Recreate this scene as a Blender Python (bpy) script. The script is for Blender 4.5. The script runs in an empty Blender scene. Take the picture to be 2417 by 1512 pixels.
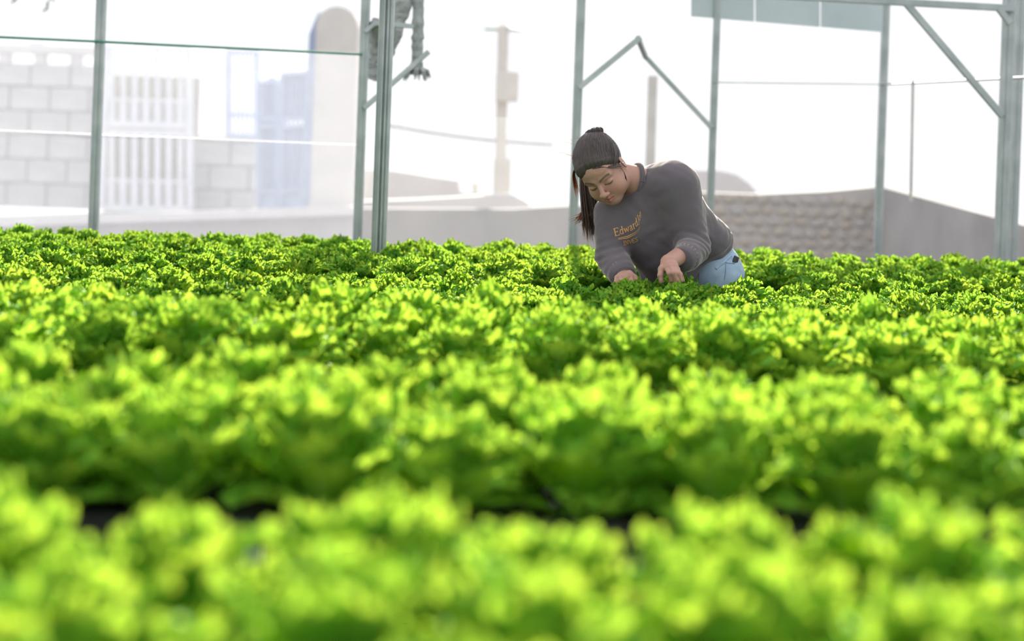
import bpy, bmesh, math, random
import numpy as np
from mathutils import Vector, Matrix
from mathutils.bvhtree import BVHTree

# ------------------------------------------------------------------ camera
S = bpy.context.scene
COL = S.collection
F_PX, CX, HY = 4000.0, 1208.5, 352.0
ROLL = math.radians(2.05)
CAM_Z = 1.26
CR, SR = math.cos(ROLL), math.sin(ROLL)

cam_d = bpy.data.cameras.new('camera')
cam = bpy.data.objects.new('camera', cam_d)
COL.objects.link(cam)
cam_d.sensor_width = 36.0
cam_d.lens = F_PX / 2417.0 * 36.0
cam_d.shift_y = -(756.0 - HY) / 2417.0
cam_d.clip_start = 0.05
cam_d.clip_end = 500
m = Matrix(((CR, -SR, 0), (0, 0, -1), (SR, CR, 0)))
cam.matrix_world = Matrix.Translation((0, 0, CAM_Z)) @ m.to_4x4()
cam_d.dof.use_dof = True
cam_d.dof.focus_distance = 6.1
cam_d.dof.aperture_fstop = 1.75
S.camera = cam

# ------------------------------------------------------------------ light
world = bpy.data.worlds.new('world')
S.world = world
world.use_nodes = True
bg = world.node_tree.nodes['Background']
bg.inputs['Color'].default_value = (0.965, 0.975, 1.0, 1)
bg.inputs['Strength'].default_value = 1.12

SUN_AZ, SUN_EL = math.radians(1.5), math.radians(27)
sun_d = bpy.data.lights.new('sun', 'SUN')
sun_d.energy = 9.0
sun_d.angle = math.radians(1.2)
sun_d.color = (1.0, 0.945, 0.83)
sun = bpy.data.objects.new('sun', sun_d)
COL.objects.link(sun)
sdir = Vector((math.sin(SUN_AZ) * math.cos(SUN_EL), math.cos(SUN_AZ) * math.cos(SUN_EL), math.sin(SUN_EL)))
sun.rotation_euler = sdir.to_track_quat('Z', 'Y').to_euler()
sun.location = (0, 30, 20)

S.view_settings.view_transform = 'Standard'
S.view_settings.look = 'None'
S.view_settings.gamma = 1.0
S.view_settings.exposure = 0.06
S.view_settings.use_curve_mapping = False
S.cycles.max_bounces = 5
S.cycles.diffuse_bounces = 4
S.cycles.transmission_bounces = 4
S.cycles.transparent_max_bounces = 12
S.cycles.caustics_reflective = False
S.cycles.caustics_refractive = False
S.cycles.sample_clamp_indirect = 4.0
S.cycles.use_adaptive_sampling = True
S.cycles.adaptive_threshold = 0.07
S.cycles.adaptive_min_samples = 12
S.cycles.use_denoising = True

rnd = random.Random(7)
nrng = np.random.default_rng(11)


def at(px, py, Y):
    """photo pixel at depth Y -> point in the world"""
    u, v = (px - CX) / F_PX, (HY - py) / F_PX
    return Vector(((u * CR - v * SR) * Y, Y, CAM_Z + (u * SR + v * CR) * Y))


# ------------------------------------------------------------------ materials
def mat(name):
    mt = bpy.data.materials.new(name)
    mt.use_nodes = True
    nt = mt.node_tree
    nt.nodes.clear()
    out = nt.nodes.new('ShaderNodeOutputMaterial')
    return mt, nt, out


def N(nt, typ, **kw):
    n = nt.nodes.new(typ)
    for k, v in kw.items():
        if hasattr(n, k) and k not in n.inputs:
            setattr(n, k, v)
        else:
            n.inputs[k.replace('_', ' ')].default_value = v
    return n


def noisy(name, c1, c2, scale=6.0, rough=0.8, bump=0.2, metal=0.0, detail=5.0, bscale=None, spec=0.4):
    mt, nt, out = mat(name)
    tc = N(nt, 'ShaderNodeTexCoord')
    nz = N(nt, 'ShaderNodeTexNoise', Scale=scale, Detail=detail)
    nt.links.new(tc.outputs['Object'], nz.inputs['Vector'])
    rp = N(nt, 'ShaderNodeValToRGB')
    rp.color_ramp.elements[0].position = 0.3
    rp.color_ramp.elements[1].position = 0.7
    rp.color_ramp.elements[0].color = (*c1, 1)
    rp.color_ramp.elements[1].color = (*c2, 1)
    nt.links.new(nz.outputs['Fac'], rp.inputs['Fac'])
    p = N(nt, 'ShaderNodeBsdfPrincipled', Roughness=rough, Metallic=metal)
    p.inputs['Specular IOR Level'].default_value = spec
    nt.links.new(rp.outputs['Color'], p.inputs['Base Color'])
    if bump:
        n2 = N(nt, 'ShaderNodeTexNoise', Scale=bscale or scale * 6, Detail=3.0)
        nt.links.new(tc.outputs['Object'], n2.inputs['Vector'])
        b = N(nt, 'ShaderNodeBump', Strength=bump, Distance=0.01)
        nt.links.new(n2.outputs['Fac'], b.inputs['Height'])
        nt.links.new(b.outputs['Normal'], p.inputs['Normal'])
    nt.links.new(p.outputs['BSDF'], out.inputs['Surface'])
    return mt


def leaf_mat(name, c_dark, c_light, c_trans, t_mix, rib):
    mt, nt, out = mat(name)
    L = nt.links
    oi = N(nt, 'ShaderNodeObjectInfo')
    tc = N(nt, 'ShaderNodeTexCoord')
    uv = N(nt, 'ShaderNodeUVMap')
    sep = N(nt, 'ShaderNodeSeparateXYZ')
    L.new(uv.outputs['UV'], sep.inputs[0])
    nz = N(nt, 'ShaderNodeTexNoise', Scale=22.0, Detail=1.0)
    L.new(tc.outputs['Object'], nz.inputs['Vector'])
    ad = N(nt, 'ShaderNodeMath', operation='MULTIPLY_ADD')
    L.new(oi.outputs['Random'], ad.inputs[0])
    ad.inputs[1].default_value = 0.55
    L.new(nz.outputs['Fac'], ad.inputs[2])
    sb = N(nt, 'ShaderNodeMath', operation='SUBTRACT')
    L.new(ad.outputs[0], sb.inputs[0])
    sb.inputs[1].default_value = 0.28
    sb.use_clamp = True
    mx = N(nt, 'ShaderNodeMix', data_type='RGBA')
    mx.inputs['A'].default_value = (*c_dark, 1)
    mx.inputs['B'].default_value = (*c_light, 1)
    L.new(sb.outputs[0], mx.inputs['Factor'])
    # pale rib: |u - .5| small and near the base
    a = N(nt, 'ShaderNodeMath', operation='SUBTRACT')
    L.new(sep.outputs['X'], a.inputs[0])
    a.inputs[1].default_value = 0.5
    b = N(nt, 'ShaderNodeMath', operation='ABSOLUTE')
    L.new(a.outputs[0], b.inputs[0])
    mr = N(nt, 'ShaderNodeMapRange')
    L.new(b.outputs[0], mr.inputs['Value'])
    mr.inputs['From Min'].default_value = 0.09
    mr.inputs['From Max'].default_value = 0.0
    m2 = N(nt, 'ShaderNodeMapRange')
    L.new(sep.outputs['Y'], m2.inputs['Value'])
    m2.inputs['From Min'].default_value = 0.85
    m2.inputs['From Max'].default_value = 0.1
    mm = N(nt, 'ShaderNodeMath', operation='MULTIPLY')
    L.new(mr.outputs[0], mm.inputs[0])
    L.new(m2.outputs[0], mm.inputs[1])
    mx2 = N(nt, 'ShaderNodeMix', data_type='RGBA')
    L.new(mm.outputs[0], mx2.inputs['Factor'])
    L.new(mx.outputs['Result'], mx2.inputs['A'])
    mx2.inputs['B'].default_value = (*rib, 1)
    p = N(nt, 'ShaderNodeBsdfPrincipled', Roughness=0.5)
    p.inputs['Specular IOR Level'].default_value = 0.14
    L.new(mx2.outputs['Result'], p.inputs['Base Color'])
    nb = N(nt, 'ShaderNodeTexNoise', Scale=115.0, Detail=0.0)
    L.new(tc.outputs['Object'], nb.inputs['Vector'])
    bmp = N(nt, 'ShaderNodeBump', Strength=1.0, Distance=0.008)
    L.new(nb.outputs['Fac'], bmp.inputs['Height'])
    L.new(bmp.outputs['Normal'], p.inputs['Normal'])
    tr = N(nt, 'ShaderNodeBsdfTranslucent')
    L.new(bmp.outputs['Normal'], tr.inputs['Normal'])
    mt2 = N(nt, 'ShaderNodeMix', data_type='RGBA', blend_type='MULTIPLY')
    mt2.inputs['Factor'].default_value = 0.0
    mt2.inputs['A'].default_value = (*c_trans, 1)
    hsv = N(nt, 'ShaderNodeHueSaturation')
    hsv.inputs['Color'].default_value = (*c_trans, 1)
    m3 = N(nt, 'ShaderNodeMapRange')
    L.new(oi.outputs['Random'], m3.inputs['Value'])
    m3.inputs['To Min'].default_value = 0.488
    m3.inputs['To Max'].default_value = 0.508
    L.new(m3.outputs[0], hsv.inputs['Hue'])
    L.new(hsv.outputs['Color'], tr.inputs['Color'])
    ms = N(nt, 'ShaderNodeMixShader', Fac=t_mix)
    L.new(p.outputs[0], ms.inputs[1])
    L.new(tr.outputs[0], ms.inputs[2])
    L.new(ms.outputs[0], out.inputs['Surface'])
    return mt


def net_mat(name, cover, col):
    mt, nt, out = mat(name)
    L = nt.links
    tr = N(nt, 'ShaderNodeBsdfTranslucent')
    tr.inputs['Color'].default_value = (*col, 1)
    df = N(nt, 'ShaderNodeBsdfDiffuse')
    df.inputs['Color'].default_value = (*col, 1)
    a = N(nt, 'ShaderNodeMixShader', Fac=0.35)
    L.new(tr.outputs[0], a.inputs[1])
    L.new(df.outputs[0], a.inputs[2])
    tp = N(nt, 'ShaderNodeBsdfTransparent')
    b = N(nt, 'ShaderNodeMixShader', Fac=cover)
    L.new(tp.outputs[0], b.inputs[1])
    L.new(a.outputs[0], b.inputs[2])
    L.new(b.outputs[0], out.inputs['Surface'])
    return mt


M = {}
M['leaf'] = leaf_mat('bright_lettuce_leaf', (0.13, 0.42, 0.035), (0.27, 0.60, 0.065), (0.68, 0.95, 0.085), 0.46, (0.42, 0.62, 0.22))
M['leaf_dark'] = leaf_mat('curly_lettuce_leaf', (0.075, 0.29, 0.03), (0.16, 0.43, 0.05), (0.64, 0.93, 0.08), 0.40, (0.25, 0.45, 0.14))
M['galv'] = noisy('galvanised_steel', (0.33, 0.38, 0.38), (0.48, 0.52, 0.52), 9.0, 0.45, 0.1, 0.35)
M['pipe'] = noisy('green_coated_wire', (0.06, 0.22, 0.15), (0.1, 0.3, 0.22), 9.0, 0.6, 0.0)
M['tray'] = noisy('grow_tray', (0.035, 0.038, 0.035), (0.06, 0.062, 0.058), 5.0, 1.0, 0.2, spec=0.0)
M['soil'] = noisy('dark_floor', (0.035, 0.03, 0.026), (0.075, 0.065, 0.055), 3.0, 1.0, 0.4, spec=0.0)
M['block'] = noisy('concrete_block', (0.42, 0.41, 0.42), (0.56, 0.55, 0.55), 3.0, 0.9, 0.3)
M['mortar'] = noisy('mortar', (0.30, 0.29, 0.29), (0.36, 0.35, 0.35), 5.0, 0.9, 0.2)
M['pillar'] = noisy('beige_render', (0.56, 0.54, 0.52), (0.66, 0.63, 0.60), 2.0, 0.9, 0.2)
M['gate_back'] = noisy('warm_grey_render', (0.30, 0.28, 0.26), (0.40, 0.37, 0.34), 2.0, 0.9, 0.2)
M['white_iron'] = noisy('white_painted_iron', (0.66, 0.68, 0.74), (0.78, 0.79, 0.83), 4.0, 0.5, 0.0)
M['blue_iron'] = noisy('pale_blue_iron', (0.36, 0.43, 0.60), (0.46, 0.53, 0.68), 4.0, 0.5, 0.0)
M['blue_sheet'] = noisy('pale_blue_sheet', (0.50, 0.56, 0.70), (0.58, 0.64, 0.76), 3.0, 0.6, 0.0)
M['grey_wall'] = noisy('grey_concrete', (0.34, 0.33, 0.33), (0.46, 0.445, 0.44), 1.6, 0.9, 0.3)
M['pale_wall'] = noisy('pale_concrete', (0.55, 0.53, 0.54), (0.66, 0.64, 0.64), 1.6, 0.9, 0.2)
M['stone'] = noisy('rubble_stone', (0.46, 0.41, 0.37), (0.58, 0.52, 0.46), 2.2, 0.9, 0.4)
M['stone2'] = noisy('rubble_stone_grey', (0.44, 0.42, 0.41), (0.54, 0.51, 0.49), 2.2, 0.9, 0.4)
M['timber'] = noisy('glare_pale_timber', (0.58, 0.55, 0.52), (0.68, 0.65, 0.61), 4.0, 0.8, 0.2)  # colour lightened to imitate glare over the utility pole and post
M['cloth'] = noisy('grey_shade_cloth', (0.30, 0.32, 0.32), (0.44, 0.46, 0.46), 18.0, 0.9, 0.6)
M['sheet'] = noisy('blue_grey_sheet', (0.42, 0.50, 0.52), (0.52, 0.60, 0.61), 2.0, 0.5, 0.05)
M['net'] = net_mat('insect_net', 0.25, (0.78, 0.80, 0.90))
M['net_thin'] = net_mat('insect_net_thin', 0.10, (0.82, 0.82, 0.85))
M['seam'] = net_mat('net_seam', 0.20, (0.9, 0.9, 0.92))
M['cord'] = noisy('white_cord', (0.8, 0.8, 0.8), (0.9, 0.9, 0.9), 9.0, 0.7, 0.0)


# ------------------------------------------------------------------ mesh helpers
def tag(o, label=None, cat=None, group=None, kind=None):
    if label:
        o['label'] = label
    if cat:
        o['category'] = cat
    if group:
        o['group'] = group
    if kind:
        o['kind'] = kind
    return o


def mesh_obj(name, verts, faces, material, parent=None, smooth=False):
    me = bpy.data.meshes.new(name)
    me.from_pydata([tuple(v) for v in verts], [], faces)
    me.materials.append(material)
    if smooth:
        me.polygons.foreach_set('use_smooth', [True] * len(me.polygons))
    o = bpy.data.objects.new(name, me)
    COL.objects.link(o)
    o.parent = parent
    return o


def bm_obj(name, bm, material, parent=None, smooth=False):
    me = bpy.data.meshes.new(name)
    bm.normal_update()
    bm.to_mesh(me)
    bm.free()
    me.materials.append(material)
    if smooth:
        me.polygons.foreach_set('use_smooth', [True] * len(me.polygons))
    o = bpy.data.objects.new(name, me)
    COL.objects.link(o)
    o.parent = parent
    return o


def empty(name, loc=(0, 0, 0), rz=0.0):
    o = bpy.data.objects.new(name, None)
    COL.objects.link(o)
    o.location = loc
    o.rotation_euler = (0, 0, rz)
    return o


def add_box(bm, lo, hi, bevel=0.0):
    c = [(a + b) / 2 for a, b in zip(lo, hi)]
    s = [abs(b - a) for a, b in zip(lo, hi)]
    r = bmesh.ops.create_cube(bm, size=1.0, matrix=Matrix.Translation(c) @ Matrix.Diagonal((*s, 1)))
    if bevel:
        es = list({e for v in r['verts'] for e in v.link_edges})
        bmesh.ops.bevel(bm, geom=es, offset=bevel, segments=1, affect='EDGES')
    return bm


def frame_mat(p, q, up=(0, -1, 0)):
    p, q = Vector(p), Vector(q)
    z = (q - p).normalized()
    u = Vector(up)
    if abs(z.dot(u)) > 0.98:
        u = Vector((1, 0, 0))
    x = u.cross(z).normalized()
    y = z.cross(x)
    mm = Matrix((x, y, z)).transposed().to_4x4()
    mm.translation = p
    return mm, (q - p).length


def add_bar(bm, p, q, w, d=None, bevel=0.0):
    """square bar from p to q"""
    mm, ln = frame_mat(p, q)
    d = d or w
    r = bmesh.ops.create_cube(bm, size=1.0, matrix=mm @ Matrix.Translation((0, 0, ln / 2)) @ Matrix.Diagonal((w, d, ln, 1)))
    if bevel:
        es = list({e for v in r['verts'] for e in v.link_edges})
        bmesh.ops.bevel(bm, geom=es, offset=bevel, segments=1, affect='EDGES')
    return bm


def add_tube(bm, pts, radii, seg=8, cap=True):
    pts = [Vector(p) for p in pts]
    if not hasattr(radii, '__len__'):
        radii = [radii] * len(pts)
    rings = []
    prev = None
    for i, p in enumerate(pts):
        t = (pts[min(i + 1, len(pts) - 1)] - pts[max(i - 1, 0)]).normalized()
        if prev is None:
            a = Vector((0, 0, 1)) if abs(t.z) < 0.9 else Vector((1, 0, 0))
            x = t.cross(a).normalized()
        else:
            x = (prev - t * prev.dot(t)).normalized()
        prev = x
        y = t.cross(x)
        rings.append([bm.verts.new(p + (x * math.cos(k * 2 * math.pi / seg) + y * math.sin(k * 2 * math.pi / seg)) * radii[i]) for k in range(seg)])
    for a, b in zip(rings[:-1], rings[1:]):
        for k in range(seg):
            bm.faces.new((a[k], a[(k + 1) % seg], b[(k + 1) % seg], b[k]))
    if cap:
        bm.faces.new(rings[0][::-1])
        bm.faces.new(rings[-1])
    return bm


def add_prism(bm, outline, y0, y1):
    """outline: list of (x, z); extruded between depths y0 and y1 (may be per-point callables)"""
    a = [bm.verts.new((x, y0, z)) for x, z in outline]
    b = [bm.verts.new((x, y1, z)) for x, z in outline]
    n = len(a)
    bm.faces.new(a)
    bm.faces.new(b[::-1])
    for i in range(n):
        bm.faces.new((a[i], b[i], b[(i + 1) % n], a[(i + 1) % n]))
    bmesh.ops.recalc_face_normals(bm, faces=bm.faces)
    return bm


# ================================================================== THE SETTING
bm = bmesh.new()
add_box(bm, (-6, -1.5, -0.1), (6, 12.0, 0.0))
tag(bm_obj('floor', bm, M['soil']), 'dark earth floor under the grow tables', kind='structure')

bm = bmesh.new()
add_box(bm, (-9, 12.0, -0.6), (9, 24.0, -0.5))
tag(bm_obj('floor_outside', bm, M['grey_wall']), kind='structure')

# ---- terrace outside, on the left, with its front retaining wall
bm = bmesh.new()
p0, p1 = at(-300, 528, 18.6), at(835, 494, 18.2)
add_prism(bm, [(p0.x, -0.5), (p1.x, -0.5), (p1.x, p1.z), (p0.x, p0.z)], 18.4, 21.5)
tag(bm_obj('floor_terrace', bm, M['grey_wall']), kind='structure')
bm = bmesh.new()
add_prism(bm, [(p0.x, p0.z - 0.06), (p1.x, p1.z - 0.06), (p1.x, p1.z + 0.03), (p0.x, p0.z + 0.03)], 18.2, 18.5)
tag(bm_obj('trim_1', bm, M['pale_wall']), kind='structure')


# ---- block wall at the back left: each block its own piece
def block_wall(name, x0, x1, y, z0, z1, bw=0.47, bh=0.285, back=0.18):
    bm = bmesh.new()
    add_box(bm, (x0, y + 0.015, z0), (x1, y + back, z1))
    w = tag(bm_obj(name, bm, M['mortar']), kind='structure')
    meshes = {}
    row = 0
    z = z0
    while z < z1 - 0.05:
        h = min(bh, z1 - z)
        x = x0 - (bw * 0.5 if row % 2 else 0)
        while x < x1 - 0.02:
            a, b = max(x, x0), min(x + bw, x1)
            if b - a > 0.06:
                key = (round(b - a, 3), round(h, 3))
                if key not in meshes:
                    bm = bmesh.new()
                    add_box(bm, (-(b - a) / 2 + 0.008, 0, -h / 2 + 0.008), ((b - a) / 2 - 0.008, 0.06, h / 2 - 0.008), 0.008)
                    me = bpy.data.meshes.new('block')
                    bm.to_mesh(me)
                    bm.free()
                    me.materials.append(M['block'])
                    meshes[key] = me
                o = bpy.data.objects.new('block', meshes[key])
                COL.objects.link(o)
                o.parent = w
                o.location = ((a + b) / 2, y - 0.03 + rnd.uniform(-0.008, 0.008), z + h / 2)
            x += bw
        z += bh
        row += 1
    return w


gz = at(340, 500, 19.8).z
xa, xb = at(-260, 300, 20).x, at(238, 300, 20).x
block_wall('wall_back', xa, xb, 20.0, gz, at(120, 152, 20).z)
xc, xd = at(452, 300, 20).x, at(612, 300, 20).x
block_wall('wall_back_low', xc, xd, 20.0, gz, at(520, 322, 20).z)
# wall behind the white gate
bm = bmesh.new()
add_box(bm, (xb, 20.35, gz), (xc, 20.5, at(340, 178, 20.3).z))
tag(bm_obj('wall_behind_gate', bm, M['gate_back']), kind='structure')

# coping with openings above the block wall
cp = empty('wall_coping', (0, 0, 0))
tag(cp, 'pale concrete coping on short stubs along the top of the left block wall', 'coping')
zt = at(120, 152, 20).z
za, zb = at(120, 128, 20).z, at(120, 108, 20).z
bm = bmesh.new()
add_box(bm, (xa, 19.92, za), (xb, 20.22, zb), 0.01)
bm_obj('cap_beam', bm, M['pale_wall'], cp)
x = xa
while x < xb:
    bm = bmesh.new()
    add_box(bm, (x, 19.97, zt), (x + 0.12, 20.15, za))
    bm_obj('stub', bm, M['pale_wall'], cp)
    x += 0.42
bm = bmesh.new()
add_box(bm, (at(70, 100, 20).x, 19.95, za), (at(108, 100, 20).x, 20.2, at(90, 100, 20).z), 0.01)
bm_obj('cap_block', bm, M['pale_wall'], cp)

# ---- white iron gate
g = empty('garden_gate', at(340, 495, 19.7))
tag(g, 'white painted iron gate with vertical bars set in the block wall', 'gate')
gy = 19.7


def gp(px, py):
    return at(px, py, gy) - g.location


def gate_bar(name, a, b, w, material, parent, d=None):
    bm = bmesh.new()
    add_bar(bm, a, b, w, d)
    return bm_obj(name, bm, material, parent)


for (a, b) in (((250, 108), (240, 492)), ((445, 112), (450, 496))):
    gate_bar('upright', gp(*a), gp(*b), 0.075, M['white_iron'], g)
for (ya, w) in ((112, 0.05), (292, 0.08), (310, 0.06), (490, 0.08), (234, 0.03), (424, 0.03), (168, 0.03)):
    gate_bar('cross_rail', gp(243, ya), gp(449, ya + 5), w, M['white_iron'], g, 0.04)
for k in range(7):
    x = 264 + k * 27
    gate_bar('bar', gp(x, 312), gp(x - 1, 490), 0.058, M['white_iron'], g, 0.03)
    gate_bar('bar', gp(x, 112), gp(x, 292), 0.045, M['white_iron'], g, 0.03)
for k in range(14):
    x = 256 + k * 13.6
    gate_bar('picket', gp(x, 424), gp(x, 490), 0.02, M['white_iron'], g, 0.02)
    gate_bar('picket', gp(x, 234), gp(x, 292), 0.02, M['white_iron'], g, 0.02)
for k in range(6):
    c = gp(278 + k * 24, 143)
    bm = bmesh.new()
    pts = [c + Vector((math.cos(t) * 0.055, 0, math.sin(t) * 0.055)) for t in [i * math.pi / 8 for i in range(17)]]
    add_tube(bm, pts, 0.011, 5, False)
    bm_obj('ring', bm, M['white_iron'], g)

# ---- railing and pale blue gate leaf by the pillar
r = empty('iron_railing', at(572, 300, 19.9))
tag(r, 'grey iron railing of thin upright bars between the wall and the blue gate', 'railing')
for k in range(8):
    bm = bmesh.new()
    x = 537 + k * 10.2
    add_bar(bm, at(x, 128 - (k % 2) * 6, 19.9) - r.location, at(x, 322, 19.9) - r.location, 0.022 if k not in (0, 7) else 0.05)
    bm_obj('bar', bm, M['blue_iron'], r)
for y_ in (122, 270, 318):
    bm = bmesh.new()
    add_bar(bm, at(533, y_, 19.9) - r.location, at(612, y_ + 3, 19.9) - r.location, 0.045)
    bm_obj('cross_rail', bm, M['blue_iron'], r)

b = empty('blue_gate', at(670, 495, 19.3))
tag(b, 'pale blue iron gate leaf standing open beside the tall beige pillar', 'gate')


def bp(px, py, dy=0.0):
    return at(px, py, 19.3 + dy) - b.location


for (x0, x1, dy0, dy1, ytop) in ((612, 655, 0.3, 0.1, 196), (668, 728, 0.05, -0.25, 176)):
    gate_bar('upright', bp(x0, ytop, dy0), bp(x0, 495, dy0), 0.06, M['blue_iron'], b)
    gate_bar('upright', bp(x1, ytop + 2, dy1), bp(x1, 495, dy1), 0.06, M['blue_iron'], b)
    for y_ in (ytop, 282, 300, 452, 492):
        gate_bar('cross_rail', bp(x0, y_, dy0), bp(x1, y_ - 3, dy1), 0.05, M['blue_iron'], b)
    n = 5
    for k in range(1, n + 1):
        t = k / (n + 1)
        x, dy = x0 + (x1 - x0) * t, dy0 + (dy1 - dy0) * t
        gate_bar('bar', bp(x, ytop, dy), bp(x, 452, dy), 0.022, M['blue_iron'], b)
    # sheet panels behind the bars
    for ya, yb in ((ytop + 4, 280), (302, 450)):
        bm = bmesh.new()
        v = [bm.verts.new(q) for q in (bp(x0, ya, dy0 + 0.02), bp(x1, ya, dy1 + 0.02), bp(x1, yb, dy1 + 0.02), bp(x0, yb, dy0 + 0.02))]
        f = bm.faces.new(v)
        rr = bmesh.ops.extrude_face_region(bm, geom=[f])
        bmesh.ops.translate(bm, verts=[e for e in rr['geom'] if isinstance(e, bmesh.types.BMVert)], vec=(0, 0.012, 0))
        bm_obj('sheet_panel', bm, M['blue_sheet'], b)
    bm = bmesh.new()
    v = [bm.verts.new(q) for q in (bp(x0, 452, dy0 + 0.01), bp(x1, 449, dy1 + 0.01), bp(x1, 492, dy1 + 0.01), bp(x0, 495, dy0 + 0.01))]
    f = bm.faces.new(v)
    rr = bmesh.ops.extrude_face_region(bm, geom=[f])
    bmesh.ops.translate(bm, verts=[e for e in rr['geom'] if isinstance(e, bmesh.types.BMVert)], vec=(0, 0.015, 0))
    bm_obj('sheet_panel', bm, M['blue_iron'], b)
bm = bmesh.new()
add_prism(bm, [(q.x, q.z) for q in (bp(612, 300), bp(655, 297), bp(655, 188), bp(634, 178), bp(612, 190))], 0.25, 0.28)
bm_obj('sheet_panel', bm, M['blue_iron'], b)

# ---- pillar with a rounded head
pl = empty('gate_pillar', at(785, 548, 18.6))
tag(pl, 'tall beige rendered gate pillar with a rounded head behind the net', 'pillar')
bm = bmesh.new()
xl, xr = at(738, 300, 18.6).x - pl.location.x, at(836, 300, 18.6).x - pl.location.x
zt_, zs_ = at(785, 14, 18.6).z - pl.location.z, at(785, 60, 18.6).z - pl.location.z
out_ = [(xl, -0.6), (xr, -0.6), (xr, zs_)]
for k in range(1, 8):
    t = k / 8 * math.pi
    out_.append(((xl + xr) / 2 + (xr - xl) / 2 * math.cos(t), zs_ + (zt_ - zs_) * math.sin(t)))
out_.append((xl, zs_))
add_prism(bm, out_, 0, 0.5)
bm_obj('shaft', bm, M['pillar'], pl)
bm = bmesh.new()
add_box(bm, (xl - 0.03, -0.03, -0.6), (xr + 0.03, 0.53, 0.28), 0.01)
bm_obj('plinth', bm, M['pillar'], pl)
bm = bmesh.new()
xs = at(712, 300, 18.8).x - pl.location.x
out_ = [(xs, -0.1), (xl, -0.1), (xl, zt_ - 0.05), (xs + 0.05, zs_ - 0.1)]
add_prism(bm, out_, 0.15, 0.4)
bm_obj('hinge_post', bm, M['blue_iron'], pl)


# ---- low walls in the middle
def px_wall(name, pts, Y, thick, material, zb=-0.5):
    bm = bmesh.new()
    ps = [at(x, y, Y) for x, y in pts]
    add_prism(bm, [(ps[-1].x, zb), (ps[0].x, zb)][::-1] + [(p.x, p.z) for p in ps][::-1], Y, Y + thick)
    return tag(bm_obj(name, bm, material), kind='structure')


px_wall('wall_middle_low', [(840, 492), (1210, 494), (1345, 486), (1480, 484)], 15.5, 0.3, M['grey_wall'])
px_wall('wall_middle_ledge', [(838, 476), (1000, 470), (1210, 458), (1240, 474), (1262, 492)], 16.8, 0.5, M['pale_wall'])
px_wall('wall_middle_back', [(838, 398), (925, 402), (1082, 426), (1086, 452), (1205, 460)], 19.5, 0.4, M['pale_wall'])

# ---- utility pole, box and cables in the middle
u = empty('utility_pole', at(1185, 470, 19.2))
tag(u, 'grey concrete utility pole with a box near its top behind the net', 'pole')
bm = bmesh.new()
q0 = at(1184, 480, 19.2)
add_bar(bm, Vector((q0.x, q0.y, -0.5)) - u.location, at(1188, 60, 19.2) - u.location, 0.13, 0.13, 0.02)
bm_obj('shaft', bm, M['timber'], u)
bm = bmesh.new()
add_bar(bm, at(1184, 480, 19.2) - u.location, at(1186, 372, 19.2) - u.location, 0.2, 0.2, 0.02)
bm_obj('sleeve', bm, M['timber'], u)
bm = bmesh.new()
c = at(1197, 205, 19.1) - u.location
add_box(bm, (c.x - 0.13, c.y - 0.1, c.z - 0.17), (c.x + 0.13, c.y + 0.06, c.z + 0.17), 0.015)
bm_obj('meter_box', bm, M['timber'], u)
bm = bmesh.new()
a, c = at(1188, 66, 19.2) - u.location, at(1238, 74, 19.0) - u.location
a2 = at(1140, 69, 19.2) - u.location
add_tube(bm, [a2, a2.lerp(a, 0.3), a, a.lerp(c, 0.6), c], [0.01, 0.024, 0.03, 0.022, 0.008], 8)
bm_obj('lamp_head', bm, M['galv'], u)
bm = bmesh.new()
pts = []
for k in range(13):
    t = k / 12
    pts.append(at(915 + 390 * t, 296 + 46 * t + 7 * math.sin(t * math.pi), 19.3))
add_tube(bm, pts, 0.022, 6)
tag(bm_obj('overhead_cable', bm, M['cloth']), 'grey cable bundle crossing the utility pole', 'cable')
bm = bmesh.new()
q0 = at(1121, 470, 18)
add_tube(bm, [Vector((q0.x, q0.y, -0.5)), at(1122, 430, 18)], 0.035, 8)
tag(bm_obj('marker_stake', bm, M['timber']), 'short blurred stake on the ledge left of the utility pole', 'stake')
bm = bmesh.new()
q0 = at(1532, 500, 15)
add_bar(bm, Vector((q0.x, q0.y, -0.5)), at(1541, 178, 15), 0.085, 0.085, 0.01)
tag(bm_obj('timber_post', bm, M['timber']), 'blurred beige timber post behind the woman, under the brace', 'post')

# ---- stone wall, right, and the grey wall that runs on from its corner
SY = 15.0
sw = px_wall('wall_right_stone', [(1560, 452), (1790, 459), (1950, 452), (2078, 440)], SY, 0.4, M['stone2'], -0.4)
stone_me = []
for k in range(6):
    bm = bmesh.new()
    bmesh.ops.create_icosphere(bm, subdivisions=1, radius=1.0)
    for v in bm.verts:
        v.co *= 1 + rnd.uniform(-0.2, 0.16)
        v.co.x = max(-0.85, min(0.85, v.co.x))
        v.co.z = max(-0.8, min(0.8, v.co.z))
    me = bpy.data.meshes.new('stone')
    bm.to_mesh(me)
    bm.free()
    me.materials.append(M['stone'] if k % 3 else M['stone2'])
    stone_me.append(me)
pa, pb = at(1570, 456, SY), at(2074, 446, SY)
row = 0
z = 0.42
while z < 0.98:
    x = pa.x + (0.06 if row % 2 else 0)
    while x < pb.x - 0.05:
        wd = rnd.uniform(0.055, 0.09)
        ztop = pa.z + (pb.z - pa.z) * (x - pa.x) / (pb.x - pa.x)
        if z + 0.04 < ztop:
            o = bpy.data.objects.new('stone', rnd.choice(stone_me))
            COL.objects.link(o)
            o.parent = sw
            o.location = (x + wd, SY + 0.0, z + rnd.uniform(-0.012, 0.012))
            o.scale = (wd, 0.03, rnd.uniform(0.045, 0.062))
            o.rotation_euler = (0, rnd.uniform(-0.2, 0.2), 0)
        x += wd * 1.9
    z += 0.094
    row += 1
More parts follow.
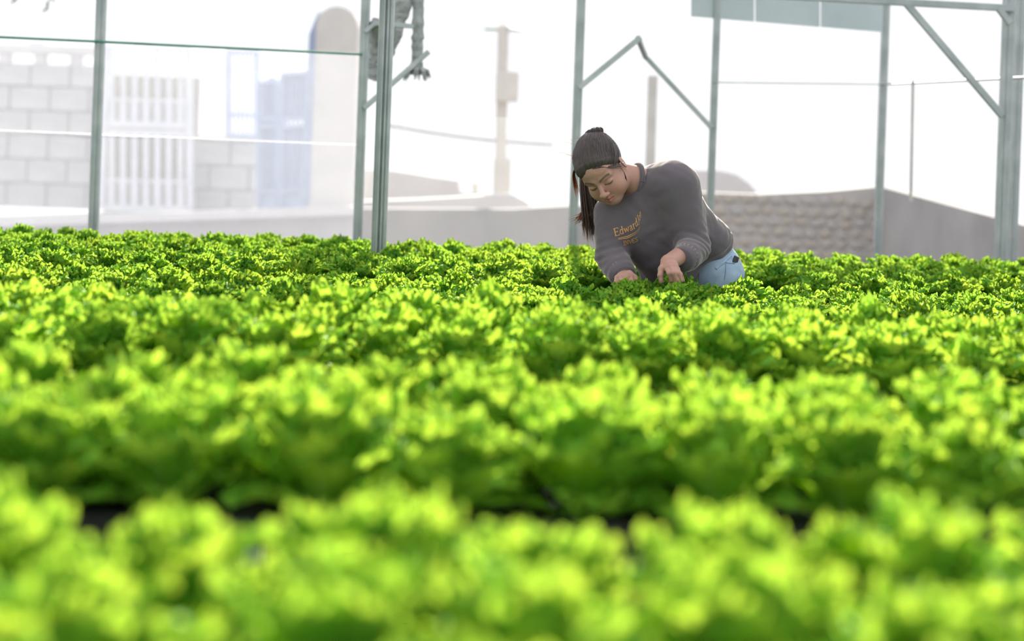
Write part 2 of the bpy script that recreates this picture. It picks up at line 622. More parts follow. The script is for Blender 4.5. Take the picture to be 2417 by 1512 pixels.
px_wall('wall_right_back', [(1560, 398), (1700, 402), (1740, 412), (1768, 432), (1800, 466)], 22.0, 0.5, M['pale_wall'])
bm = bmesh.new()
c0, c1 = at(2076, 440, SY), at(2520, 560, 11.2)
vs = []
for q, dy in ((c0, 0), (c1, 0), (c1, 0.3), (c0, 0.3)):
    vs.append((bm.verts.new((q.x + dy * 0.6, q.y + dy, -0.4)), bm.verts.new((q.x + dy * 0.6, q.y + dy, q.z))))
bm.faces.new([v[0] for v in vs])
bm.faces.new([v[1] for v in vs])
for k in range(4):
    a, c = vs[k], vs[(k + 1) % 4]
    bm.faces.new((a[0], c[0], c[1], a[1]))
bmesh.ops.recalc_face_normals(bm, faces=bm.faces)
tag(bm_obj('wall_right', bm, M['grey_wall']), kind='structure')


# ================================================================== GREENHOUSE FRAME
def steel_post(px, Y, w, label, lip=True, h=3.4, pyr=300, double=False):
    p = at(px, pyr, Y)
    e = empty('steel_post', (p.x, p.y, 0))
    tag(e, label, 'post', 'galvanised greenhouse posts')
    lean = 0.0
    if double:
        # two channels back to back with a groove between
        for s, nm in ((-1, 'channel'), (1, 'channel')):
            bm = bmesh.new()
            x0, x1 = (s * w * 0.04, s * w * 0.5)
            add_box(bm, (min(x0, x1), -w * 0.35, 0), (max(x0, x1), w * 0.35, h), 0.003)
            add_box(bm, (s * w * 0.38 - 0.004, -w * 0.5, 0), (s * w * 0.38 + 0.008 * s, -w * 0.34, h), 0.001)
            add_box(bm, (s * w * 0.14 - 0.004, -w * 0.5, 0), (s * w * 0.14 + 0.004, -w * 0.34, h), 0.001)
            bm_obj(nm, bm, M['galv'], e)
        bm = bmesh.new()
        add_box(bm, (-w * 0.05, -w * 0.2, 0), (w * 0.05, w * 0.2, h))
        bm_obj('web', bm, M['galv'], e)
    else:
        bm = bmesh.new()
        add_box(bm, (-w / 2, -w / 2, 0), (w / 2, w / 2, h), 0.003)
        bm_obj('box_section', bm, M['galv'], e)
        if lip:
            bm = bmesh.new()
            add_box(bm, (-w * 0.12, -w / 2 - 0.006, 0), (w * 0.12, -w / 2, h), 0.001)
            bm_obj('clip_track', bm, M['galv'], e)
    bm = bmesh.new()
    add_box(bm, (-w * 0.9, -w * 0.9, 0), (w * 0.9, w * 0.9, 0.012))
    bm_obj('foot_plate', bm, M['galv'], e)
    return e


PA = steel_post(229, 8.5, 0.046, 'leftmost steel post where the green wire crosses in front of the gate')
PB = steel_post(853, 8.75, 0.046, 'slimmer steel post just left of the wide double channel post')
PC = steel_post(1361, 9.0, 0.048, 'steel post rising directly behind the bending woman\'s head')
PD = steel_post(1683, 9.7, 0.040, 'thin steel post behind the woman\'s back, carrying a diagonal brace')
PE = steel_post(2081, 10.4, 0.046, 'steel corner post where the stone wall meets the grey wall')
PF = steel_post(2371, 9.0, 0.056, 'steel post at right that carries the long diagonal brace')
PG = steel_post(2399, 9.5, 0.048, 'rightmost steel post, close behind the braced post')
PN = steel_post(904, 7.55, 0.064, 'wide double channel steel post standing among the lettuces', double=True)


def thin_bar(name, p, q, w, label, cat, material='galv', d=None, round_=False):
    bm = bmesh.new()
    if round_:
        add_tube(bm, [p, q], w / 2, 8)
    else:
        add_bar(bm, p, q, w, d, 0.002)
    return tag(bm_obj(name, bm, M[material]), label, cat)


thin_bar('tension_wire', at(-260, 76, 8.4), at(229, 98, 8.47), 0.013, 'green coated wire from the left edge to the first post', 'wire', 'pipe', round_=True)
thin_bar('tension_wire', at(229, 98, 8.47), at(853, 128, 8.72), 0.013, 'green coated wire between the first and second posts', 'wire', 'pipe', round_=True)
thin_bar('tension_wire', at(1683, 194, 9.67), at(2081, 199, 10.37), 0.008, 'thin wire between the thin post and the corner post', 'wire', 'galv', round_=True)
thin_bar('side_rail', at(2081, 199, 10.35), at(2460, 181, 8.9), 0.014, 'thin rail from the corner post to the right edge', 'rail', 'galv', round_=True)
rt = at(2081, 199, 10.35).lerp(at(2460, 181, 8.9), 0.22)
thin_bar('hanging_rod', rt + Vector((0, 0, 0.012)), rt + Vector((0.012, 0.0, -0.70)), 0.02, 'thin upright rod between corner post and braced post', 'rod', 'timber', round_=True)
thin_bar('top_beam', at(1700, -18, 8.95), at(2395, 20, 8.95), 0.036, 'horizontal steel beam along the upper right edge', 'beam')
thin_bar('diagonal_brace', at(2134, 2, 8.95), at(2366, 274, 8.95), 0.034, 'long diagonal steel brace between top beam and right post', 'brace')
thin_bar('diagonal_brace', at(1520, 130, 9.65), at(1680, 302, 9.65), 0.026, 'diagonal steel brace running down to the thin post', 'brace')
thin_bar('diagonal_brace', at(1366, 208, 8.98), at(1512, 88, 9.0), 0.030, 'diagonal steel brace rising right from the post behind her head', 'brace')
thin_bar('diagonal_brace', at(858, 256, 8.72), at(1012, 122, 8.8), 0.026, 'diagonal steel brace passing behind the wide double post', 'brace')
thin_bar('bracket', at(1506, 90, 9.0), at(1524, 134, 9.65), 0.026, 'joint plate where the two middle braces meet', 'bracket')
thin_bar('bracket', at(862, 76, 8.72), at(884, 56, 8.72), 0.022, 'short angled bracket high on the slim post', 'bracket')
thin_bar('bracket', at(880, 55, 8.72), at(975, 62, 8.78), 0.024, 'short level bar tying the slim post to the wide post', 'bracket')
thin_bar('bracket', at(2358, 22, 8.93), at(2384, 56, 8.93), 0.030, 'gusset at the head of the braced right post', 'bracket')

# rolled side sheet under the roof, upper right: three panels
sh = empty('roof_fascia', at(1880, 40, 10.1))
tag(sh, 'blue grey sheet fascia hanging under the roof at upper right', 'fascia')
edges = [1630, 1782, 1937, 2084]
for k in range(3):
    x0, x1 = edges[k], edges[k + 1]
    Y0, Y1 = 9.6 + (x0 - 1630) / 454 * 0.75, 9.6 + (x1 - 1630) / 454 * 0.75
    bot = lambda x: 38 + (x - 1630) * 0.082
    q = [at(x0 + 2, -70, Y0), at(x1 - 2, -60, Y1), at(x1 - 2, bot(x1), Y1), at(x0 + 2, bot(x0), Y0)]
    bm = bmesh.new()
    v = [bm.verts.new(p - sh.location) for p in q]
    f = bm.faces.new(v)
    rr = bmesh.ops.extrude_face_region(bm, geom=[f])
    bmesh.ops.translate(bm, verts=[e for e in rr['geom'] if isinstance(e, bmesh.types.BMVert)], vec=(0, 0.02, 0))
    bmesh.ops.recalc_face_normals(bm, faces=bm.faces)
    bm_obj('panel', bm, M['sheet'], sh)


# ---- insect net below the wire
def net(name, pa, pb, za, zb, material, label, n=40, mcount=12):
    vs, fs = [], []
    for i in range(n + 1):
        t = i / n
        for j in range(mcount + 1):
            s = j / mcount
            x = pa.x + (pb.x - pa.x) * t
            y = pa.y + (pb.y - pa.y) * t + 0.006 * math.sin(t * 31) * math.sin(s * 3.1)
            vs.append((x, y, 0.25 + (za + (zb - za) * t - 0.25) * s))
    for i in range(n):
        for j in range(mcount):
            a = i * (mcount + 1) + j
            fs.append((a, a + mcount + 1, a + mcount + 2, a + 1))
    return tag(mesh_obj(name, vs, fs, material, smooth=True), label, 'net')


wa, wb, wc = at(-260, 76, 8.45), at(229, 98, 8.53), at(853, 128, 8.78)
net('insect_net', wa, wb, wa.z, wb.z, M['net'], 'white insect net hung from the wire left of the first post')
net('insect_net', wb, wc, wb.z, wc.z, M['net'], 'white insect net hung from the wire in front of the two gates')
wd_, we = at(853, 260, 8.78), at(1361, 285, 9.04)
net('insect_net', wd_, we, wd_.z, we.z, M['net_thin'], 'thin white insect net across the bay with the utility pole')
sa, sb2 = at(-260, 297, 8.44), at(853, 342, 8.77)
bm = bmesh.new()
add_prism(bm, [(0, -0.005), ((sb2 - sa).length, -0.005), ((sb2 - sa).length, 0.005), (0, 0.005)], -0.001, 0.001)
for v in bm.verts:
    t = v.co.x / (sb2 - sa).length
    q = sa.lerp(sb2, t)
    v.co = Vector((q.x, q.y - 0.022 + v.co.y, q.z + v.co.z))
tag(bm_obj('net_seam', bm, M['seam']), 'white sewn seam running level across the net in front of both gates', 'seam')


# ---- bundled shade cloth hanging by the wide post
def bundle(name, path, radii, label, seed, frays=0):
    rr = random.Random(seed)
    e = empty(name, path[-1])
    tag(e, label, 'shade cloth')
    bm = bmesh.new()
    pts, rad = [], []
    n = 22
    for i in range(n + 1):
        t = i / n * (len(path) - 1)
        k = min(int(t), len(path) - 2)
        pts.append(path[k].lerp(path[k + 1], t - k) - e.location)
        rad.append((radii[k] + (radii[k + 1] - radii[k]) * (t - k)) * rr.uniform(0.86, 1.14))
    add_tube(bm, pts, rad, 14)
    for v in bm.verts:
        v.co.x += rr.uniform(-1, 1) * 0.006
        v.co.y += rr.uniform(-1, 1) * 0.006
    bm_obj('folded_cloth', bm, M['cloth'], e)
    if frays:
        bm = bmesh.new()
        for _ in range(frays):
            a = rr.uniform(0, 6.28)
            l = rr.uniform(0.03, 0.07)
            s0 = Vector((math.cos(a) * radii[-1] * 0.7, math.sin(a) * radii[-1] * 0.7, 0.03))
            add_tube(bm, [s0, s0 + Vector((math.cos(a) * 0.03, math.sin(a) * 0.03, -l * 0.2)), s0 + Vector((math.cos(a) * 0.045, math.sin(a) * 0.04, -l))], [0.01, 0.008, 0.002], 5)
        bm_obj('frayed_end', bm, M['cloth'], e)
    return e


bundle('cloth_bundle', [at(988, -60, 8.9), at(987, 60, 8.9), at(984, 140, 8.9), at(984, 176, 8.9)], [0.03, 0.03, 0.026, 0.04], 'grey bundle of shade cloth hanging right of the wide post, frayed end', 3, 26)
bundle('cloth_bundle', [at(950, -60, 8.9), at(948, 20, 8.9), at(936, 70, 8.9), at(920, 130, 8.9)], [0.055, 0.05, 0.035, 0.02], 'crumpled grey shade cloth hanging behind the wide post', 4)
bundle('cloth_bundle', [at(886, 52, 8.74), at(890, 100, 8.95), at(890, 150, 9.0), at(876, 188, 9.0)], [0.025, 0.045, 0.05, 0.03], 'grey cloth wad between the slim post and the wide post', 5)

# leafy twig tips at the upper left corner
for (px, py, lab) in ((38, 12, 'small dark twig hanging in at the top left corner'), (113, 32, 'leafy twig tip hanging in right of the corner twig')):
    e = empty('hanging_twig', at(px, py, 12.0))
    tag(e, lab, 'twig')
    bm = bmesh.new()
    add_tube(bm, [Vector((0, 0, 0.9)), Vector((0.02, 0, 0.4)), Vector((0, 0, 0.02))], [0.012, 0.008, 0.004], 6)
    bm_obj('stem', bm, M['timber'], e)
    for k in range(7):
        a = k * 2.4
        z = 0.02 + k * 0.035
        d = Vector((math.cos(a), math.sin(a), -0.7)).normalized()
        sd = d.cross(Vector((0, 0, 1))).normalized()
        q = Vector((0, 0, z))
        mesh_obj('leaf', [q, q + d * 0.04 + sd * 0.014, q + d * 0.09, q + d * 0.04 - sd * 0.014, q + d * 0.045 + Vector((0, 0, 0.006))],
                 [(0, 1, 4), (1, 2, 4), (2, 3, 4), (3, 0, 4)], M['cloth'], e)


# ================================================================== GROW TABLES
BED_K = 0.09                       # the beds run a little off the picture plane
BED_A = math.atan(BED_K)


def bed_pt(x, d):
    return Vector((x, d + BED_K * x, 0))


def grow_table(d0, d1, x0, x1, ztop, label):
    c = bed_pt((x0 + x1) / 2, (d0 + d1) / 2)
    e = empty('grow_table', (c.x, c.y, 0), BED_A)
    tag(e, label, 'grow table', 'long grow tables under the lettuces')
    hx, hy = (x1 - x0) / 2 / math.cos(BED_A), (d1 - d0) / 2 * math.cos(BED_A)
    bm = bmesh.new()
    add_box(bm, (-hx, -hy, ztop - 0.05), (hx, hy, ztop), 0.005)
    bm_obj('tray', bm, M['tray'], e)
    for sx in (-1, -0.33, 0.33, 1):
        for sy in (-1, 1):
            bm = bmesh.new()
            add_box(bm, (sx * (hx - 0.05) - 0.02, sy * (hy - 0.05) - 0.02, 0), (sx * (hx - 0.05) + 0.02, sy * (hy - 0.05) + 0.02, ztop - 0.05))
            bm_obj('leg', bm, M['galv'], e)
    return e


#   d0    d1    xr    tray
BEDS = {
    4: (0.92, 1.92, 0.98, 0.693),
    3: (2.50, 3.17, 1.45, 0.692),
    2: (3.90, 4.60, 1.88, 0.68),
    1: (5.30, 6.14, 2.36, 0.675),
    0: (6.62, 8.30, 2.98, 0.675),
}
NAMES = {4: 'nearest the camera', 3: 'second from the camera', 2: 'third from the camera', 1: 'in front of the bending woman', 0: 'behind the bending woman'}
for k, (d0, d1, xr, zt) in BEDS.items():
    grow_table(d0 + 0.10, d1 - 0.06, -xr, xr, zt, 'dark grow table under the lettuce bed ' + NAMES[k])


# ================================================================== LETTUCES
def leaf_mesh(name, seed, Lg, Wd, frill, waves, phi0, phi1, nu, nt, material, cup=0.35):
    g_ = np.random.default_rng(seed)
    t = np.linspace(0, 1, nt + 1)
    phi = phi0 + (phi1 - phi0) * t ** 1.4
    dt = Lg / nt
    r = np.concatenate([[0], np.cumsum(np.sin((phi[1:] + phi[:-1]) / 2) * dt)]) + 0.008
    z = np.concatenate([[0], np.cumsum(np.cos((phi[1:] + phi[:-1]) / 2) * dt)])
    sm = np.clip(t / 0.62, 0, 1)
    sm = sm * sm * (3 - 2 * sm)
    w = Wd * (0.13 + 0.87 * sm)
    tip = np.clip((t - 0.62) / 0.38, 0, 1)
    w = w * np.sqrt(1 - 0.80 * tip ** 2)
    u = np.linspace(-1, 1, nu + 1)
    U, T = np.meshgrid(u, t, indexing='ij')
    W_ = w[None, :]
    lat = W_ * np.sin(U * 1.1) / math.sin(1.1)
    # margin of the leaf is not a straight line: the tip rounds off
    back = (np.abs(U) ** 2.2) * 0.16 * Lg * np.clip(T - 0.5, 0, 1) * 2
    nrm_r, nrm_z = -np.cos(phi)[None, :], np.sin(phi)[None, :]      # inward/up normal
    tan_r, tan_z = np.sin(phi)[None, :], np.cos(phi)[None, :]
    cupd = cup * W_ * U ** 2
    m_ = np.maximum(np.abs(U) ** 2.2 * np.clip(T * 1.6, 0, 1), np.clip((T - 0.58) / 0.42, 0, 1) ** 1.3)
    th = np.arctan2(lat, T * Lg - 0.30 * Lg)
    ph = g_.uniform(0, 6.28, 5)
    n1 = np.sin(waves * th + ph[0] + 1.2 * np.sin(3 * th + ph[3]))
    n2 = np.sin(waves * 2.1 * th + ph[1])
    n3 = np.sin(waves * 0.45 * th + ph[2])
    c1 = np.cos(waves * th + ph[0] + 1.2 * np.sin(3 * th + ph[3]))
    dn = frill * m_ * (n1 + 0.45 * n2 * m_ + 0.8 * n3) + cupd
    dtg = frill * 0.8 * m_ ** 2 * (c1 + 0.4 * n2) - back
    # fine blistering of the blade
    dn += 0.0034 * np.sin(U * 14 + ph[4] + 2 * np.sin(T * 9)) * np.sin(T * 27 + ph[1] + 1.5 * np.sin(U * 7)) * (1 - m_) * np.clip(T * 2.5, 0, 1)
    R_ = r[None, :] + nrm_r * dn + tan_r * dtg
    Z_ = z[None, :] + nrm_z * dn + tan_z * dtg
    X_ = lat + frill * 0.5 * m_ * np.cos(waves * 1.3 * th + ph[2])
    V = np.stack([X_, R_, Z_], -1).reshape(-1, 3)
    idx = np.arange((nu + 1) * (nt + 1)).reshape(nu + 1, nt + 1)
    Fc = np.stack([idx[:-1, :-1], idx[1:, :-1], idx[1:, 1:], idx[:-1, 1:]], -1).reshape(-1, 4)
    me = bpy.data.meshes.new(name)
    me.from_pydata(V.tolist(), [], Fc.tolist())
    uvl = me.uv_layers.new(name='UVMap')
    li = np.empty(len(me.loops), dtype=np.int32)
    me.loops.foreach_get('vertex_index', li)
    UVs = np.stack([(U.reshape(-1) + 1) / 2, T.reshape(-1)], -1)[li]
    uvl.data.foreach_set('uv', UVs.astype(np.float32).reshape(-1))
    me.polygons.foreach_set('use_smooth', [True] * len(me.polygons))
    me.materials.append(material)
    me.update()
    return me


OUTER = [leaf_mesh('leaf', 20 + k, 0.178, 0.054, 0.0070, 46, 0.40, 1.25, 54, 17, M['leaf']) for k in range(4)]
MIDL = [leaf_mesh('leaf', 40 + k, 0.180, 0.050, 0.0072, 44, 0.12, 0.95, 54, 17, M['leaf']) for k in range(4)]
INNER = [leaf_mesh('leaf', 60 + k, 0.165, 0.044, 0.0072, 42, -0.05, 0.70, 48, 15, M['leaf'], 0.5) for k in range(3)]
DARK_O = [leaf_mesh('leaf', 80 + k, 0.135, 0.038, 0.0064, 40, 0.25, 1.25, 44, 13, M['leaf_dark']) for k in range(4)]
DARK_I = [leaf_mesh('leaf', 100 + k, 0.128, 0.034, 0.0064, 38, -0.02, 0.80, 42, 12, M['leaf_dark'], 0.45) for k in range(3)]


def leaf_layout(seed, n, dark=False):
    r_ = random.Random(seed)
    out = []
    a = r_.uniform(0, 6.28)
    for i in range(n):
        t = i / (n - 1)
        if dark:
            me = r_.choice(DARK_O if t < 0.55 else DARK_I)
        else:
            me = r_.choice(OUTER if t < 0.45 else (MIDL if t < 0.78 else INNER))
        a += 2.399 + r_.uniform(-0.25, 0.25)
        tilt = (0.22 - 0.42 * t) + r_.uniform(-0.14, 0.14)
        sc = (0.90 + 0.10 * t) * r_.uniform(0.88, 1.1)
        if i < n * 0.3 and i % 2 == 0:          # low leaves that skirt the base
            tilt += r_.uniform(0.2, 0.5)
            sc *= 0.84
        # leaf points along +Y of its mesh; negative X rotation leans it outwards
        mm = Matrix.Rotation(a, 4, 'Z') @ Matrix.Translation((0, 0.004 + 0.012 * (1 - t), 0.012 * t)) @ Matrix.Rotation(-tilt, 4, 'X') @ Matrix.Rotation(r_.uniform(-0.15, 0.15), 4, 'Y') @ Matrix.Scale(sc, 4)
        out.append((me, mm))
    return out


LAY_B = [leaf_layout(200 + k, 36) for k in range(7)]


def joined(name, layout, material):
    vs, fs, uvs = [], [], []
    off = 0
    for me, mm in layout:
        n = len(me.vertices)
        co = np.empty(n * 3, dtype=np.float32)
        me.vertices.foreach_get('co', co)
        co = co.reshape(-1, 3)
        A = np.array(mm)
        vs.append(co @ A[:3, :3].T + A[:3, 3])
        f = np.empty(len(me.loops), dtype=np.int32)
        me.loops.foreach_get('vertex_index', f)
        fs.append(f.reshape(-1, 4) + off)
        uvd = np.empty(len(me.loops) * 2, dtype=np.float32)
        me.uv_layers[0].data.foreach_get('uv', uvd)
        uvs.append(uvd)
        off += n
    me = bpy.data.meshes.new(name)
    me.from_pydata(np.concatenate(vs).tolist(), [], np.concatenate(fs).tolist())
    uvl = me.uv_layers.new(name='UVMap')
    uvl.data.foreach_set('uv', np.concatenate(uvs))
    me.polygons.foreach_set('use_smooth', [True] * len(me.polygons))
    me.materials.append(material)
    return me


DARK = [joined('curly_lettuce', leaf_layout(300 + k, 42, True), M['leaf_dark']) for k in range(7)]

cnt = 0


def bright_lettuce(x, d, z, sc, label, group, seed):
    r_ = random.Random(seed)
    p = bed_pt(x, d)
    e = empty('loose_leaf_lettuce', (p.x, p.y, z), r_.uniform(0, 6.28))
    s = sc * r_.uniform(0.92, 1.1)
    e.scale = (s, s, s * r_.uniform(0.92, 1.08))
    e.rotation_euler.x = r_.uniform(-0.09, 0.09)
    e.rotation_euler.y = r_.uniform(-0.09, 0.09)
    tag(e, label, 'lettuce', group)
    for me, mm in r_.choice(LAY_B):
        o = bpy.data.objects.new('leaf', me)
        COL.objects.link(o)
        o.parent = e
        o.matrix_local = mm
    return e


ORD = ('first second third fourth fifth sixth seventh eighth ninth tenth eleventh twelfth thirteenth fourteenth fifteenth '
       'sixteenth seventeenth eighteenth nineteenth twentieth twenty-first twenty-second twenty-third twenty-fourth twenty-fifth '
       'twenty-sixth twenty-seventh twenty-eighth twenty-ninth thirtieth').split()
ROWS4 = ['front row', 'second row', 'third row', 'back row']
ROWS3 = ['front row', 'middle row', 'back row']
BRIGHT = []
for bed in (4, 3, 2):
    d0, d1, xr, zt = BEDS[bed]
    nr = 4 if bed == 4 else 3
    RN = ROWS4 if bed == 4 else ROWS3
    sp = 0.205
    for i in range(nr):
        d = d0 + 0.10 + (d1 - d0 - 0.20) * i / (nr - 1)
        half = d * 0.302 + 0.11
        nx = int(2 * half / sp)
        num = 0
        for j in range(nx + 1):
            x = -half + j * sp + (sp / 2 if i % 2 else 0) + rnd.uniform(-0.02, 0.02)
            if abs(x) > half + 0.05:
                continue
            e = bright_lettuce(x, d + rnd.uniform(-0.02, 0.02), zt, 1.0,
                           'bright frilly lettuce, %s from left in the %s of bed %s' % (ORD[num], RN[i], NAMES[bed]),
                           'bright lettuces, %s of the bed %s' % (RN[i], NAMES[bed]), 1000 * bed + 50 * i + j)
            BRIGHT.append((bed, i, e))
            num += 1


def stand_leaf(px, py, Y, label, sc=1.15):
    """the bright lettuce nearest to a spot carries one tall leaf that stands clear of the rest"""
    q = at(px, py, Y)
    bed, i, e = min(BRIGHT, key=lambda t: (t[2].location.x - q.x) ** 2 + (t[2].location.y - q.y) ** 2)
    o = bpy.data.objects.new('leaf', MIDL[1])
    COL.objects.link(o)
    o.parent = e
    o.matrix_local = Matrix.Rotation(-e.rotation_euler.z + 0.15, 4, 'Z') @ Matrix.Translation((0, -0.02, 0.02)) @ Matrix.Rotation(0.22, 4, 'X') @ Matrix.Scale(sc, 4)
    e['label'] = label


stand_leaf(1190, 700, 4.5, 'bright lettuce with a tall pale leaf standing up below left of the woman', 1.08)
stand_leaf(2065, 695, 4.5, 'bright lettuce with a tall fanned leaf, right part of the third bed', 1.06)
stand_leaf(1205, 790, 3.95, 'bright lettuce with a tall pale ribbed leaf facing the camera, third bed', 1.0)


def dark_lettuce(x, d, z, sc, label, group, seed):
    r_ = random.Random(seed)
    p = bed_pt(x, d)
    o = bpy.data.objects.new('curly_lettuce', r_.choice(DARK))
    COL.objects.link(o)
    o.location = (p.x, p.y, z)
    s = sc * (r_.uniform(0.88, 1.10) if d < 6.3 else r_.uniform(0.92, 1.06))
    o.scale = (s * 1.08, s * 1.08, s)
    o.rotation_euler = (r_.uniform(-0.1, 0.1), r_.uniform(-0.1, 0.1), r_.uniform(0, 6.28))
    return tag(o, label, 'lettuce', group)


DR = ['front row', 'second row', 'third row', 'back row']
ndark = 0
for bed in (1, 0):
    d0, d1, xr, zt = BEDS[bed]
    nr = 4 if bed == 1 else 8
    for i in range(nr):
        d = d0 + 0.09 + (d1 - d0 - 0.18) * i / (nr - 1)
        half = d * 0.302 + 0.10
        num = 0
        sp = 0.205 if bed == 1 else 0.188
        nx = int(2 * half / sp)
        for j in range(nx + 1):
            x = -half + j * sp + (sp / 2 if i % 2 else 0) + rnd.uniform(-0.025, 0.025)
            if rnd.random() < 0.05 and bed == 0:
                continue
            if bed == 1:
                lab = 'dark curly lettuce, %s from left in the %s in front of the woman' % (ORD[num], DR[i])
                grp = 'dark curly lettuces, %s of the bed in front of the woman' % DR[i]
            else:
                lab = 'dark curly lettuce, %s from left in the %s row behind the woman' % (ORD[num], ORD[i])
                grp = 'dark curly lettuces, %s row of the bed behind the woman' % ORD[i]
            p = bed_pt(x, d)
            if bed == 0 and i == 0 and 0.50 < p.x < 0.95:
                continue
            if (Vector((p.x, p.y)) - Vector((PN.location.x, PN.location.y))).length < 0.09:
                continue
            big = bed == 1 and i == 0 and -1.62 < p.x < -1.41
            if big:
                lab = 'big dark curly lettuce rising above its bed near the left edge'
            dark_lettuce(x, d + rnd.uniform(-0.02, 0.02), zt, 1.32 if big else 1.0, lab, grp, 9000 + bed * 1000 + i * 60 + j)
            ndark += 1
            num += 1
print('dark lettuces', ndark)

# the beds run on a little past both edges of the picture
BRIGHT_ONE = [joined('loose_leaf_lettuce', LAY_B[k], M['leaf']) for k in range(3)]
for bed, (d0, d1, xr, zt) in BEDS.items():
    bright = bed >= 2
    nr = {4: 4, 3: 3, 2: 3, 1: 4, 0: 8}[bed]
    for i in range(nr):
        ed = 0.10 if bright else 0.09
        d = d0 + ed + (d1 - d0 - 2 * ed) * i / (nr - 1)
        half = d * 0.302 + (0.11 if bright else 0.10)
        for sgn, side in ((-1, 'left'), (1, 'right')):
            x = half + (0.19 if sgn < 0 else 0.15) + rnd.uniform(-0.01, 0.01)
            while x < xr - 0.06:
                p = bed_pt(sgn * x, d)
                o = bpy.data.objects.new('loose_leaf_lettuce' if bright else 'curly_lettuce', rnd.choice(BRIGHT_ONE if bright else DARK))
                COL.objects.link(o)
                o.location = (p.x, p.y, zt)
                o.rotation_euler = (rnd.uniform(-0.08, 0.08), rnd.uniform(-0.08, 0.08), rnd.uniform(0, 6.28))
                sc = rnd.uniform(0.94, 1.06)
                o.scale = (sc, sc, sc)
                nm = '%s lettuce past the %s picture edge, bed %s' % ('bright frilly' if bright else 'dark curly', side, NAMES[bed])
                tag(o, nm, 'lettuce', 'lettuces past the %s edge, bed %s' % (side, NAMES[bed]))
                x += 0.20


